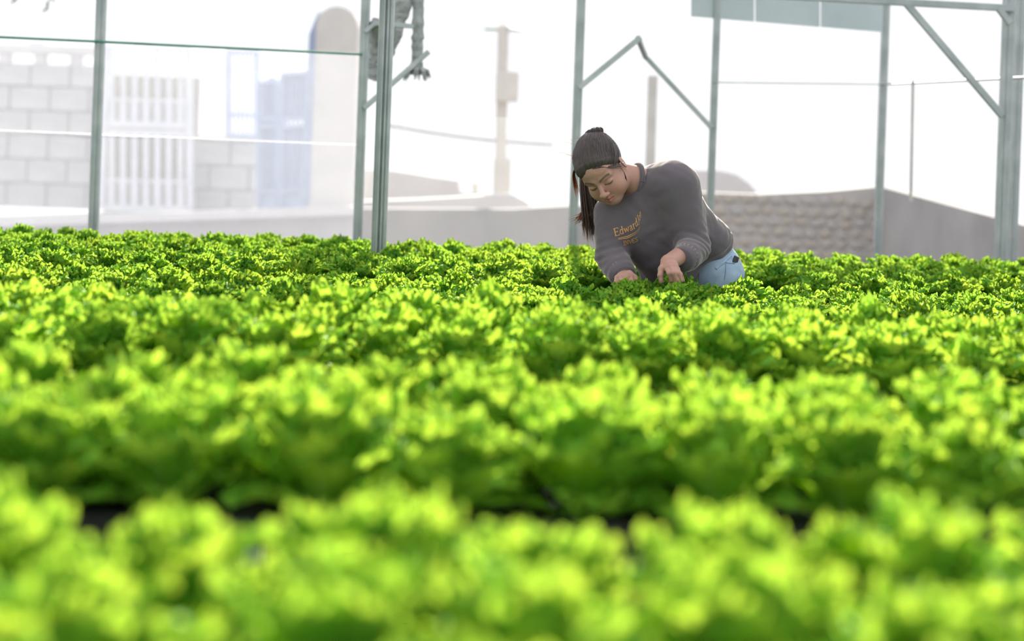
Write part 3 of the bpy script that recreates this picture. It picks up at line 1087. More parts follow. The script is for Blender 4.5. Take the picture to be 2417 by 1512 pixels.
# ================================================================== THE WOMAN
# signed-distance modelling: every body or garment is one continuous surface
class Field:
    def __init__(self, lo, hi, h):
        self.lo = np.array(lo, float)
        self.h = h
        self.n = np.ceil((np.array(hi, float) - self.lo) / h).astype(int) + 1
        self.F = np.full(self.n, 0.12, np.float32)

    def region(self, lo, hi):
        a = np.clip(np.floor((np.array(lo) - self.lo) / self.h).astype(int), 0, self.n)
        b = np.clip(np.ceil((np.array(hi) - self.lo) / self.h).astype(int) + 1, 0, self.n)
        sl = tuple(slice(i, j) for i, j in zip(a, b))
        ax = [self.lo[k] + self.h * np.arange(a[k], b[k]) for k in range(3)]
        return sl, ax

    def add(self, fn, lo, hi, k=0.02, sub=False):
        mg = max(k, 0.0) + 3 * self.h
        sl, ax = self.region(np.array(lo) - mg, np.array(hi) + mg)
        if min(len(a) for a in ax) == 0:
            return
        P = np.stack(np.meshgrid(*ax, indexing='ij'), -1).astype(np.float32)
        d = fn(P).astype(np.float32)
        a = self.F[sl]
        if sub:
            hh = np.clip(0.5 - 0.5 * (d + a) / k, 0, 1)
            self.F[sl] = a * (1 - hh) + (-d) * hh + k * hh * (1 - hh)
        else:
            hh = np.clip(0.5 + 0.5 * (d - a) / k, 0, 1)
            self.F[sl] = d * (1 - hh) + a * hh - k * hh * (1 - hh)

    def cone(self, p, q, r1, r2, k=0.02, sub=False):
        p, q = np.array(p, float), np.array(q, float)
        ba = q - p
        l2 = float(ba @ ba)

        def fn(P):
            t = np.clip(((P - p) @ ba) / l2, 0, 1)
            return np.linalg.norm(P - p - t[..., None] * ba, axis=-1) - (r1 + (r2 - r1) * t)
        R_ = max(r1, r2)
        self.add(fn, np.minimum(p, q) - R_, np.maximum(p, q) + R_, k, sub)

    def ell(self, c, rad, A=None, k=0.02, sub=False):
        """ellipsoid; A: 3x3 whose columns are the axes in world"""
        c = np.array(c, float)
        rad = np.array(rad, float)
        A = np.eye(3) if A is None else A

        def fn(P):
            L = (P - c) @ A
            k0 = np.linalg.norm(L / rad, axis=-1)
            k1 = np.linalg.norm(L / rad ** 2, axis=-1)
            return k0 * (k0 - 1) / np.maximum(k1, 1e-6)
        R_ = np.sqrt(((A * rad) ** 2).sum(1))
        self.add(fn, c - R_, c + R_, k, sub)

    def displace(self, fn, band=0.03):
        ii = np.argwhere(np.abs(self.F) < band)
        P = self.lo + ii * self.h
        self.F[tuple(ii.T)] += fn(P).astype(np.float32)

    def grid(self):
        ax = [self.lo[k] + self.h * np.arange(self.n[k]) for k in range(3)]
        return np.stack(np.meshgrid(*ax, indexing='ij'), -1)

    def mesh(self):
        F, h = self.F, self.h
        Sg = (F < 0).astype(np.uint8)
        c = sum(Sg[i:F.shape[0] - 1 + i, j:F.shape[1] - 1 + j, k:F.shape[2] - 1 + k] for i in (0, 1) for j in (0, 1) for k in (0, 1))
        act = (c > 0) & (c < 8)
        ii = np.argwhere(act)
        acc = np.zeros((len(ii), 3))
        num = np.zeros(len(ii))
        cor = [(i, j, k) for i in (0, 1) for j in (0, 1) for k in (0, 1)]
        for a in cor:
            for b in cor:
                if sum(b) - sum(a) == 1 and all(y >= x for x, y in zip(a, b)):
                    fa = F[tuple((ii + a).T)].astype(float)
                    fb = F[tuple((ii + b).T)].astype(float)
                    cr = (fa < 0) != (fb < 0)
                    t = np.where(cr, fa / np.where(cr, fa - fb, 1), 0)
                    pt = np.array(a) + t[:, None] * (np.array(b) - np.array(a))
                    acc += np.where(cr[:, None], pt, 0)
                    num += cr
        V = self.lo + h * (ii + acc / num[:, None])
        vid = np.full(act.shape, -1, np.int32)
        vid[tuple(ii.T)] = np.arange(len(ii))
        faces = []
        for ax in range(3):
            o1, o2 = [(1, 2), (2, 0), (0, 1)][ax]
            s0 = [slice(None)] * 3
            s1 = [slice(None)] * 3
            s0[ax] = slice(0, -1)
            s1[ax] = slice(1, None)
            A, B = Sg[tuple(s0)], Sg[tuple(s1)]
            e = np.argwhere(A != B)
            ok = (e[:, o1] > 0) & (e[:, o2] > 0) & (e[:, o1] < F.shape[o1] - 1) & (e[:, o2] < F.shape[o2] - 1)
            e = e[ok]
            d1 = np.zeros(3, int)
            d2 = np.zeros(3, int)
            d1[o1] = 1
            d2[o2] = 1
            q = np.stack([vid[tuple((e - d1 - d2).T)], vid[tuple((e - d2).T)], vid[tuple(e.T)], vid[tuple((e - d1).T)]], 1)
            ins = A[tuple(e.T)] > 0
            q[~ins] = q[~ins][:, ::-1]
            faces.append(q)
        return V, np.concatenate(faces)


def np_obj(name, V, Fc, material, parent=None):
    me = bpy.data.meshes.new(name)
    me.from_pydata(V.tolist(), [], Fc.tolist())
    me.polygons.foreach_set('use_smooth', [True] * len(me.polygons))
    me.materials.append(material)
    me.update()
    o = bpy.data.objects.new(name, me)
    COL.objects.link(o)
    o.parent = parent
    return o


def attr_mat(name, rough, translucent=0.0, tcol=(0, 0, 0), bump=0.0, bscale=300.0, sss=0.0):
    mt, nt, out = mat(name)
    a = N(nt, 'ShaderNodeAttribute', attribute_name='col')
    p = N(nt, 'ShaderNodeBsdfPrincipled', Roughness=rough)
    p.inputs['Specular IOR Level'].default_value = 0.35
    nt.links.new(a.outputs['Color'], p.inputs['Base Color'])
    nt.links.new(p.outputs[0], out.inputs['Surface'])
    return mt


DOFF = 0.35


def W(px, py, d):
    return np.array(at(px, py, d + DOFF))


M['skin'] = attr_mat('skin', 0.5)
# sweatshirt: black brushed cotton, base colour lightened in place of haze, with a pale fuzz that catches rim light
mt, nt, out = mat('charcoal_fleece')
tc = N(nt, 'ShaderNodeTexCoord')
nz = N(nt, 'ShaderNodeTexNoise', Scale=260.0, Detail=2.0)
nt.links.new(tc.outputs['Object'], nz.inputs['Vector'])
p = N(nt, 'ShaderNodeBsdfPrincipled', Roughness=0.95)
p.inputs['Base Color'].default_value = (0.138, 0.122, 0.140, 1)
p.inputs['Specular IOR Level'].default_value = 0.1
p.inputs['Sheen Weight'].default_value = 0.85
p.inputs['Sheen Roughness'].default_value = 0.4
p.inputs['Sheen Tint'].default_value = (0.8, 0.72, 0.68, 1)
b_ = N(nt, 'ShaderNodeBump', Strength=0.25, Distance=0.002)
nt.links.new(nz.outputs['Fac'], b_.inputs['Height'])
nt.links.new(b_.outputs['Normal'], p.inputs['Normal'])
nt.links.new(p.outputs[0], out.inputs['Surface'])
M['fleece'] = mt
M['denim'] = noisy('light_denim', (0.30, 0.42, 0.58), (0.42, 0.54, 0.70), 30.0, 0.85, 0.2, bscale=300)
M['denim_seam'] = noisy('denim_seam', (0.22, 0.32, 0.46), (0.27, 0.38, 0.52), 30.0, 0.85, 0.0)
M['shoe'] = noisy('dark_shoe', (0.03, 0.03, 0.03), (0.05, 0.05, 0.05), 10.0, 0.7, 0.0)
M['print'] = noisy('gold_print', (0.55, 0.29, 0.12), (0.64, 0.36, 0.16), 60.0, 0.6, 0.0)
M['tie'] = noisy('dark_scrunchie', (0.03, 0.028, 0.035), (0.06, 0.055, 0.065), 40.0, 0.8, 0.3)
M['dot'] = noisy('white_dot', (0.75, 0.75, 0.78), (0.85, 0.85, 0.85), 40.0, 0.6, 0.0)
M['phone'] = noisy('phone_dark', (0.05, 0.05, 0.055), (0.07, 0.07, 0.075), 10.0, 0.3, 0.0)
M['phone_edge'] = noisy('phone_edge', (0.62, 0.56, 0.48), (0.7, 0.64, 0.55), 10.0, 0.4, 0.0)

mt, nt, out = mat('dark_hair')
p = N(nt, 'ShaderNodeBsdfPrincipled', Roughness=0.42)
p.inputs['Base Color'].default_value = (0.075, 0.060, 0.056, 1)  # dark hair, lifted in tone to stand in for the haze veil
p.inputs['Specular IOR Level'].default_value = 0.45
tr = N(nt, 'ShaderNodeBsdfTranslucent')
tr.inputs['Color'].default_value = (0.72, 0.36, 0.16, 1)
ms = N(nt, 'ShaderNodeMixShader', Fac=0.0)
nt.links.new(p.outputs[0], ms.inputs[1])
nt.links.new(tr.outputs[0], ms.inputs[2])
nt.links.new(ms.outputs[0], out.inputs['Surface'])
M['hair'] = mt
mt2 = mt.copy()
mt2.name = 'dark_hair_strands'
[n for n in mt2.node_tree.nodes if n.type == 'MIX_SHADER'][0].inputs['Fac'].default_value = 0.62
M['strand'] = mt2
mt2 = mt.copy()
mt2.name = 'dark_hair_lock'
[n for n in mt2.node_tree.nodes if n.type == 'MIX_SHADER'][0].inputs['Fac'].default_value = 0.14
M['lock'] = mt2

# ---- head frame (local: x to her left, y out of the face, z up)
HA = [math.radians(v) for v in (-29.0, -23.0, 25.0)]
HSC = 1.03


def head_rot():
    cx, sx = math.cos(HA[0]), math.sin(HA[0])
    cy, sy = math.cos(HA[1]), math.sin(HA[1])
    cz, sz = math.cos(HA[2]), math.sin(HA[2])
    pitch = np.array([[1, 0, 0], [0, cx, -sx], [0, sx, cx]])
    yaw = np.array([[cz, -sz, 0], [sz, cz, 0], [0, 0, 1]])
    roll = np.array([[cy, 0, sy], [0, 1, 0], [-sy, 0, cy]])
    return roll @ yaw @ pitch


VIEW = np.array([[CR, 0, -SR], [0, -1, 0], [SR, 0, CR]])      # image right / towards viewer / up -> world
HM = VIEW @ head_rot()                                         # local -> world
HC = W(1421.5, 401, 5.93)


def h2w(v):
    return HC + HSC * (HM @ np.array(v, float))


def w2h(P):
    return ((P - HC) @ HM) / HSC


BODY_H = 0.0026
body = Field((0.22, 5.85, 0.70), (0.98, 6.75, 1.37), BODY_H)
s_ = HSC


def hell(c, r, k, sub=False, both=False):
    for sgn in ((1, -1) if both else (1,)):
        body.ell(h2w((c[0] * sgn, c[1], c[2])), np.array(r) * s_, HM, k, sub)


def hcone(p, q, r1, r2, k, sub=False, both=False):
    for sgn in ((1, -1) if both else (1,)):
        body.cone(h2w((p[0] * sgn, p[1], p[2])), h2w((q[0] * sgn, q[1], q[2])), r1 * s_, r2 * s_, k, sub)


hell((0, -0.015, 0.038), (0.074, 0.092, 0.083), 0.001)
hell((0, 0.028, -0.028), (0.064, 0.062, 0.082), 0.03)
hell((0, 0.056, -0.090), (0.030, 0.030, 0.025), 0.035)
hell((0.036, 0.050, -0.048), (0.031, 0.030, 0.034), 0.02, both=True)
hell((0.046, 0.012, -0.066), (0.022, 0.034, 0.026), 0.03, both=True)
hell((0, 0.062, 0.045), (0.052, 0.030, 0.036), 0.03)
hcone((0.012, 0.085, 0.018), (0.045, 0.070, 0.016), 0.010, 0.009, 0.014, both=True)
hell((0.032, 0.103, -0.004), (0.019, 0.015, 0.011), 0.012, True, True)
hell((0.032, 0.0735, -0.006), (0.0165, 0.0145, 0.0125), 0.005, both=True)
hcone((0, 0.088, 0.006), (0, 0.108, -0.030), 0.0075, 0.0095, 0.012)
hell((0, 0.111, -0.035), (0.0125, 0.0105, 0.0095), 0.008)
hell((0.0125, 0.101, -0.039), (0.0085, 0.0095, 0.0075), 0.006, both=True)
hell((0.0065, 0.106, -0.0465), (0.0042, 0.0045, 0.003), 0.004, True, True)
hcone((0.0, 0.0915, -0.0620), (0.023, 0.079, -0.0680), 0.0058, 0.0035, 0.007, both=True)
hcone((0.0, 0.0895, -0.0730), (0.020, 0.080, -0.0705), 0.0066, 0.0038, 0.007, both=True)
hcone((0.0, 0.0985, -0.0676), (0.023, 0.0840, -0.0692), 0.0016, 0.0012, 0.003, True, True)
# ears
ea = np.array([[0.95, -0.3, 0.05], [0.3, 0.95, -0.1], [0.0, 0.1, 0.99]])
for sgn in (1, -1):
    Ax = HM @ np.array([[1, -0.30 * sgn, 0.06 * sgn], [0.3 * sgn, 1, -0.2], [0, 0.2, 1]]).T
    Ax = Ax / np.linalg.norm(Ax, axis=0)
    body.ell(h2w((0.078 * sgn, -0.012, -0.006)), (0.0065 * s_, 0.018 * s_, 0.031 * s_), Ax, 0.007)
    body.ell(h2w((0.0865 * sgn, -0.006, 0.0)), (0.006 * s_, 0.009 * s_, 0.017 * s_), Ax, 0.006, True)
# neck
NB = W(1520, 432, 6.02)
body.cone(h2w((0, -0.030, -0.045)), NB, 0.053, 0.060, 0.028)
# torso under the clothes
body.cone(W(1580, 446, 5.99), W(1462, 500, 6.09), 0.055, 0.05, 0.04)
body.cone(W(1530, 470, 6.06), W(1650, 620, 6.18), 0.085, 0.10, 0.05)
body.cone(W(1510, 500, 6.06), W(1610, 600, 6.15), 0.06, 0.07, 0.05)
body.cone(W(1685, 660, 6.15), W(1640, 668, 6.22), 0.07, 0.07, 0.03)
# arms
shL, elL, wrL = W(1594, 446, 5.97), W(1634, 586, 5.92), W(1578, 619, 5.70)
shR, elR, wrR = W(1446, 506, 6.05), W(1442, 607, 5.99), W(1474, 655, 5.83)
body.cone(shL, elL, 0.046, 0.036, 0.03)
body.cone(elL, wrL, 0.038, 0.0285, 0.015)
body.cone(shR, elR, 0.045, 0.036, 0.03)
body.cone(elR, wrR, 0.038, 0.0270, 0.015)


def hand(wr, knuckles, fingers, thumb, r=0.0088):
    wr = np.array(wr)
    for kn in knuckles:
        body.cone(wr, kn, 0.019, 0.0115, 0.014)
    for a, b in zip(knuckles[:-1], knuckles[1:]):
        body.cone((wr + a) / 2, (wr + b) / 2, 0.017, 0.017, 0.012)
        body.cone(a, b, 0.0105, 0.0105, 0.008)
    for kn, f in zip(knuckles, fingers):
        pts = [kn] + f
        rr = [0.0108, 0.0096, 0.0088, 0.0074]
        for i in range(len(pts) - 1):
            body.cone(pts[i], pts[i + 1], rr[i], rr[i + 1], 0.003)
    rr = [0.0170, 0.0128, 0.0105, 0.0085]
    for i in range(len(thumb) - 1):
        body.cone(thumb[i], thumb[i + 1], rr[i], rr[i + 1], 0.006)


thL = [W(1571, 622, 5.685), W(1562, 635, 5.655), W(1559, 650, 5.64), W(1561, 664, 5.64)]
hand(wrL,
     [W(1575, 632, 5.635), W(1583, 629, 5.63), W(1591, 631, 5.635), W(1597, 636, 5.65)],
     [[W(1580, 645, 5.605), W(1586, 660, 5.61), W(1583, 671, 5.625)],
      [W(1590, 644, 5.595), W(1597, 661, 5.60), W(1593, 673, 5.615)],
      [W(1599, 645, 5.60), W(1606, 661, 5.61), W(1601, 673, 5.625)],
      [W(1605, 648, 5.62), W(1610, 661, 5.63), W(1605, 671, 5.64)]], thL)
hand(wrR,
     [W(1488, 654, 5.755), W(1478, 653, 5.745), W(1467, 654, 5.75), W(1458, 656, 5.765)],
     [[W(1490, 666, 5.73), W(1489, 679, 5.74), W(1484, 688, 5.75)],
      [W(1478, 667, 5.72), W(1477, 682, 5.73), W(1474, 692, 5.74)],
      [W(1465, 668, 5.725), W(1464, 682, 5.735), W(1463, 691, 5.745)],
      [W(1454, 668, 5.745), W(1453, 680, 5.755), W(1454, 688, 5.76)]],
     [W(1485, 648, 5.79), W(1497, 656, 5.765), W(1501, 668, 5.75), W(1498, 680, 5.745)])

V, Fc = body.mesh()
person = np_obj('person', V, Fc, M['skin'])
tag(person, 'woman in charcoal sweatshirt and light jeans bending over the lettuces', 'person')
# skin colouring: lips, brows, lash lines, a little pink on cheeks, nails
L_ = w2h(V)
skin = np.array([0.48, 0.272, 0.212])
Cv = np.tile(skin, (len(V), 1))


def blend(mask, colr):
    global Cv
    mask = np.clip(mask, 0, 1)[:, None]
    Cv = Cv * (1 - mask) + np.array(colr) * mask


def gauss(c, r, both=True):
    x = np.abs(L_[:, 0]) if both else L_[:, 0]
    q = ((x - c[0]) / r[0]) ** 2 + ((L_[:, 1] - c[1]) / r[1]) ** 2 + ((L_[:, 2] - c[2]) / r[2]) ** 2
    return np.exp(-q)


blend(0.35 * gauss((0.042, 0.07, -0.04), (0.02, 0.03, 0.018)), (0.58, 0.24, 0.18))
blend(0.30 * gauss((0, 0.115, -0.036), (0.014, 0.02, 0.012)), (0.58, 0.25, 0.18))
ax_ = np.abs(L_[:, 0])
front = L_[:, 1] > 0.05
lipz = -0.0672 - 0.05 * ax_
lip = front & (ax_ < 0.0215) & (np.abs(L_[:, 2] - lipz) < 0.0095 * np.sqrt(np.clip(1 - (ax_ / 0.0225) ** 2, 0, 1)))
blend(lip * 0.85, (0.50, 0.17, 0.15))
blend((front & (ax_ < 0.020) & (np.abs(L_[:, 2] - lipz) < 0.0016)) * 0.7, (0.22, 0.07, 0.06))
bz = 0.0165 + 0.006 * np.sin(np.clip((ax_ - 0.012) / 0.04, 0, 1) * 2.4)
blend((front & (ax_ > 0.011) & (ax_ < 0.052) & (np.abs(L_[:, 2] - bz) < 0.0042)) * 0.72, (0.07, 0.05, 0.045))
lz = -0.0115 + 0.35 * (ax_ - 0.032) ** 2 * 30 - 0.0
blend((front & (ax_ > 0.0165) & (ax_ < 0.0475) & (np.abs(L_[:, 2] - lz) < 0.0022)) * 0.85, (0.05, 0.035, 0.03))
blend(((np.linalg.norm(V - np.array(thL[3]) * 0.45 - np.array(thL[2]) * 0.55 - np.array([0, -0.009, 0.0]), axis=1) < 0.0065)) * 0.8, (0.72, 0.47, 0.42))
ca = person.data.color_attributes.new('col', 'FLOAT_COLOR', 'POINT')
ca.data.foreach_set('color', np.concatenate([Cv, np.ones((len(V), 1))], 1).astype(np.float32).reshape(-1))


def wobble(P, f, ph):
    return np.sin(P[:, 0] * f + ph + 1.7 * np.sin(P[:, 2] * f * 0.6 + ph * 2)) * np.sin(P[:, 2] * f * 0.8 - ph + 1.3 * np.sin(P[:, 1] * f * 0.7)) * np.sin(P[:, 1] * f * 0.9 + ph * 3)


# ---- sweatshirt
sw_f = Field((0.22, 5.95, 0.70), (1.0, 6.75, 1.34), 0.0042)
C = sw_f.cone
C(W(1585, 433, 5.985), W(1462, 494, 6.09), 0.072, 0.068, 0.03)
C(W(1550, 428, 6.03), W(1585, 430, 6.02), 0.066, 0.070, 0.04)
C(W(1560, 455, 6.09), W(1664, 585, 6.19), 0.095, 0.100, 0.06)
C(W(1598, 470, 6.02), W(1668, 572, 6.09), 0.080, 0.085, 0.05)
C(W(1478, 512, 6.04), W(1560, 600, 6.08), 0.082, 0.095, 0.05)
C(W(1520, 535, 6.02), W(1588, 630, 6.11), 0.085, 0.110, 0.05)
C(W(1530, 480, 6.03), W(1600, 560, 6.08), 0.095, 0.11, 0.05)
C(W(1676, 566, 6.12), W(1655, 585, 6.18), 0.076, 0.09, 0.04)
AX = W(1670, 640, 6.25) - W(1515, 425, 6.0)
AX /= np.linalg.norm(AX)
HP = W(1722, 601, 6.12)
# neck opening
G = sw_f.grid()
hem_d = ((G - HP) @ AX).astype(np.float32)
torso_only = sw_f.F.copy()
sw_f.F = np.maximum(sw_f.F, hem_d)
cuL, cuR = W(1619, 608, 5.82), W(1468, 645, 5.87)
C(W(1594, 440, 5.945), W(1636, 580, 5.93), 0.080, 0.056, 0.075)
C(W(1638, 582, 5.93), cuL, 0.060, 0.052, 0.02)
C(W(1446, 504, 6.04), W(1441, 600, 5.985), 0.070, 0.055, 0.05)
C(W(1444, 607, 5.985), cuR, 0.062, 0.053, 0.02)
C(W(1542, 590, 6.09), W(1556, 655, 6.13), 0.055, 0.070, 0.03)
# folds
eL, eR = np.array(W(1640, 590, 5.92)), np.array(W(1440, 605, 5.97))
hd = np.array(W(1700, 585, 6.13))
dirL = np.array(cuL) - np.array(W(1636, 580, 5.93))
dirL /= np.linalg.norm(dirL)
dirU = np.array(W(1636, 580, 5.93)) - np.array(W(1598, 437, 5.905))
dirU /= np.linalg.norm(dirU)


def folds(P):
    d = 0.0022 * wobble(P, 42, 0.4) + 0.0016 * wobble(P, 75, 1.4)
    wl = np.exp(-(np.linalg.norm(P - eL, axis=1) / 0.075) ** 2)
    d += 0.0042 * wl * np.sin((P - eL) @ (dirL * 0.8 + dirU * 0.6) * 210 + 2 * wobble(P, 30, 1.0))
    wr_ = np.exp(-(np.linalg.norm(P - eR, axis=1) / 0.06) ** 2)
    d += 0.0040 * wr_ * np.sin((P - eR) @ np.array([0.3, -0.2, -0.9]) * 200)
    wh = np.exp(-(((P - hd) @ AX) / 0.055) ** 2)
    d += 0.0032 * wh * np.sin((P - hd) @ AX * 170 + 2.5 * wobble(P, 26, 2.0))
    return d


sw_f.displace(folds)
nd0 = NB - h2w((0, -0.03, -0.06))
nd0 /= np.linalg.norm(nd0)
# recess where the neck comes out
sw_f.cone(h2w((0, -0.03, -0.06)), NB - nd0 * 0.045, 0.060, 0.056, 0.008, True)
V, Fc = sw_f.mesh()
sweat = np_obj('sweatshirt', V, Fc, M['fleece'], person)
tag(sweat, 'charcoal black crew neck sweatshirt with gold lettering')
bvh_s = BVHTree.FromPolygons(V.tolist(), Fc.tolist())
# hem band
hf = Field(sw_f.lo, sw_f.lo + (sw_f.n - 1) * sw_f.h, sw_f.h)
hf.F = np.maximum(np.maximum(torso_only + 0.006, hem_d - 0.034), -(hem_d + 0.012)).astype(np.float32)
V, Fc = hf.mesh()
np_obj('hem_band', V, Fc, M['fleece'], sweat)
del G, hem_d, torso_only, hf


def cuff(p, direction, r, ln):
    d = Vector(direction).normalized()
    a = Vector(p) - d * ln * 0.3
    bm = bmesh.new()
    pts = [a + d * ln * t for t in (0, 0.12, 0.5, 0.88, 1.0, 1.0)]
    add_tube(bm, pts[:5], [r * 0.96, r * 1.06, r * 1.0, r * 0.93, r * 0.84], 44, True)
    for i, v in enumerate(bm.verts):
        ax = a + d * (v.co - a).dot(d)
        v.co = ax + (v.co - ax) * (1.0 + (0.025 if i % 2 else -0.012))
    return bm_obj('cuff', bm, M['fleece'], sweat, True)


cuff(cuL + (wrL - cuL) * 0.08, wrL - elL, 0.049, 0.055)
cuff(cuR + (wrR - cuR) * 0.05, wrR - elR, 0.049, 0.05)
# collar: ribbed ring where the neck leaves the sweatshirt
nd = Vector(NB - h2w((0, -0.03, -0.06))).normalized()
bm = bmesh.new()
sx_ = nd.cross(Vector((0, 0, 1))).normalized()
sy_ = nd.cross(sx_)
cc = Vector(NB) - nd * 0.034
ring = [cc + (sx_ * math.cos(t) * 0.0640 + sy_ * math.sin(t) * 0.0640) for t in [i * 2 * math.pi / 40 for i in range(41)]]
add_tube(bm, ring, 0.0105, 8, False)
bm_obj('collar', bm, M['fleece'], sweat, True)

# ---- gold lettering, laid on the chest
CAMP = Vector((0, 0, CAM_Z))


def on_surface(bvh, px, py, off=0.0018):
    d = (at(px, py, 6.0) - CAMP).normalized()
    hit, nrm, _, dist = bvh.ray_cast(CAMP + d * 3.0, d)
    if hit is None:
        return at(px, py, 6.35)
    return hit - d * off


GL = {  # strokes in a box one unit high (x-height .64); (points, weight)
    'E': (0.80, [([(0.16, 0), (0.16, 1)], 1), ([(0.02, 0), (0.72, 0), (0.72, 0.2)], 0.7), ([(0.02, 1), (0.70, 1), (0.70, 0.82)], 0.7), ([(0.16, 0.52), (0.52, 0.52)], 0.7), ([(0.52, 0.42), (0.52, 0.62)], 0.6)]),
    'd': (0.66, [([(0.50, 0), (0.50, 1), (0.38, 1)], 1), ([(0.50, 0.5), (0.38, 0.64), (0.2, 0.62), (0.1, 0.46), (0.1, 0.2), (0.2, 0.04), (0.36, 0.0), (0.50, 0.14)], 0.85), ([(0.5, 0.02), (0.62, 0.02)], 0.7)]),
    'w': (0.92, [([(0.1, 0.62), (0.26, 0.02), (0.45, 0.6), (0.64, 0.02), (0.82, 0.62)], 0.9), ([(0.0, 0.63), (0.22, 0.63)], 0.6), ([(0.7, 0.63), (0.92, 0.63)], 0.6)]),
    'a': (0.62, [([(0.1, 0.52), (0.22, 0.64), (0.38, 0.62), (0.44, 0.5), (0.44, 0.04), (0.56, 0.02)], 0.9), ([(0.44, 0.36), (0.2, 0.34), (0.08, 0.2), (0.14, 0.03), (0.3, 0.02), (0.44, 0.16)], 0.8)]),
    'r': (0.52, [([(0.16, 0), (0.16, 0.63), (0.04, 0.63)], 1), ([(0.02, 0.02), (0.3, 0.02)], 0.6), ([(0.16, 0.44), (0.28, 0.62), (0.46, 0.6)], 0.8)]),
    'J': (0.56, [([(0.34, 1), (0.34, 0.1), (0.24, -0.12), (0.06, -0.1)], 1), ([(0.18, 1), (0.5, 1)], 0.7)]),
    'o': (0.62, [([(0.3, 0.0), (0.1, 0.16), (0.1, 0.48), (0.3, 0.64), (0.5, 0.48), (0.5, 0.16), (0.3, 0.0)], 0.85)]),
    'n': (0.66, [([(0.14, 0), (0.14, 0.63), (0.04, 0.63)], 0.9), ([(0.14, 0.46), (0.28, 0.63), (0.44, 0.6), (0.5, 0.44), (0.5, 0)], 0.9)]),
    'I': (0.42, [([(0.2, 0), (0.2, 1)], 1), ([(0.04, 0), (0.36, 0)], 0.6), ([(0.04, 1), (0.36, 1)], 0.6)]),
    'N': (0.86, [([(0.14, 0), (0.14, 1)], 0.8), ([(0.14, 1), (0.68, 0)], 1), ([(0.68, 0), (0.68, 1)], 0.8), ([(0.02, 0), (0.28, 0)], 0.6), ([(0.54, 1), (0.8, 1)], 0.6), ([(0.0, 1), (0.2, 1)], 0.6)]),
    'V': (0.82, [([(0.08, 1), (0.4, 0), (0.72, 1)], 0.95), ([(-0.04, 1), (0.2, 1)], 0.6), ([(0.6, 1), (0.84, 1)], 0.6)]),
    'S': (0.62, [([(0.52, 0.84), (0.36, 1.0), (0.16, 0.94), (0.1, 0.76), (0.2, 0.58), (0.42, 0.44), (0.52, 0.26), (0.44, 0.06), (0.24, 0.0), (0.06, 0.14)], 0.9)]),
}


def path_at(pts, s):
    acc = 0
    for (x0, y0), (x1, y1) in zip(pts[:-1], pts[1:]):
        l = math.hypot(x1 - x0, y1 - y0)
        if acc + l >= s or (x1, y1) == pts[-1]:
            t = (s - acc) / l
            return (x0 + (x1 - x0) * t, y0 + (y1 - y0) * t)
        acc += l


def lettering(name, text, base, up, hgt, xs, wt, squeeze=None):
    """text set along a path of photo pixels; up: pixel offset of one unit of height"""
    bm = bmesh.new()
    s = 0.0
    for ch in text:
        if ch == ' ':
            s += 0.3 * xs
            continue
        wdt, strokes = GL[ch]
        for pts, w in strokes:
            fine = []
            for a, c in zip(pts[:-1], pts[1:]):
                n = max(1, int(math.hypot(c[0] - a[0], c[1] - a[1]) / 0.12))
                fine += [(a[0] + (c[0] - a[0]) * i / n, a[1] + (c[1] - a[1]) * i / n) for i in range(n)]
            fine.append(pts[-1])
            rows = []
            for i, (gx, gy) in enumerate(fine):
                a, c = fine[max(i - 1, 0)], fine[min(i + 1, len(fine) - 1)]
                tx, ty = c[0] - a[0], c[1] - a[1]
                l = math.hypot(tx, ty) or 1
                nx, ny = -ty / l * wt * w / 2, tx / l * wt * w / 2
                row = []
                for sg in (-1, 1):
                    X, Yg = gx + nx * sg, gy + ny * sg
                    b_ = path_at(base, s + X * xs)
                    row.append(bm.verts.new(on_surface(bvh_s, b_[0] + up[0] * Yg * hgt, b_[1] + up[1] * Yg * hgt)))
                rows.append(row)
            for r0, r1 in zip(rows[:-1], rows[1:]):
                bm.faces.new((r0[0], r0[1], r1[1], r1[0]))
        s += wdt * xs
        if squeeze:
            xs *= squeeze
    return bm_obj(name, bm, M['print'], sweat)


lettering('lettering', 'EdwardJon', [(1451, 557), (1470, 552), (1488, 545), (1500, 538), (1508, 527), (1512, 516), (1516, 500)], (-0.22, -0.97), 17.5, 16.5, 0.17, 0.965)
lettering('lettering', 'INVES', [(1472, 579), (1490, 575), (1508, 568), (1516, 560)], (-0.15, -0.98), 9.5, 10.2, 0.19)
for oy in (0, 4.0):
    bm = bmesh.new()
    rows = []
    for i in range(15):
        t = i / 14
        q = path_at([(1459, 562 + oy * 0.6), (1480, 558 + oy), (1497, 550 + oy), (1507, 541 + oy), (1511, 532 + oy)], t * 61)
        wv = 2.1 * (0.4 + 0.6 * math.sin(min(t * 1.2 + 0.1, 1) * math.pi))
        rows.append([bm.verts.new(on_surface(bvh_s, q[0] - 0.2 * wv, q[1] - wv / 2)), bm.verts.new(on_surface(bvh_s, q[0] + 0.2 * wv, q[1] + wv / 2))])
    for r0, r1 in zip(rows[:-1], rows[1:]):
        bm.faces.new((r0[0], r0[1], r1[1], r1[0]))
    bm_obj('underline', bm, M['print'], sweat)

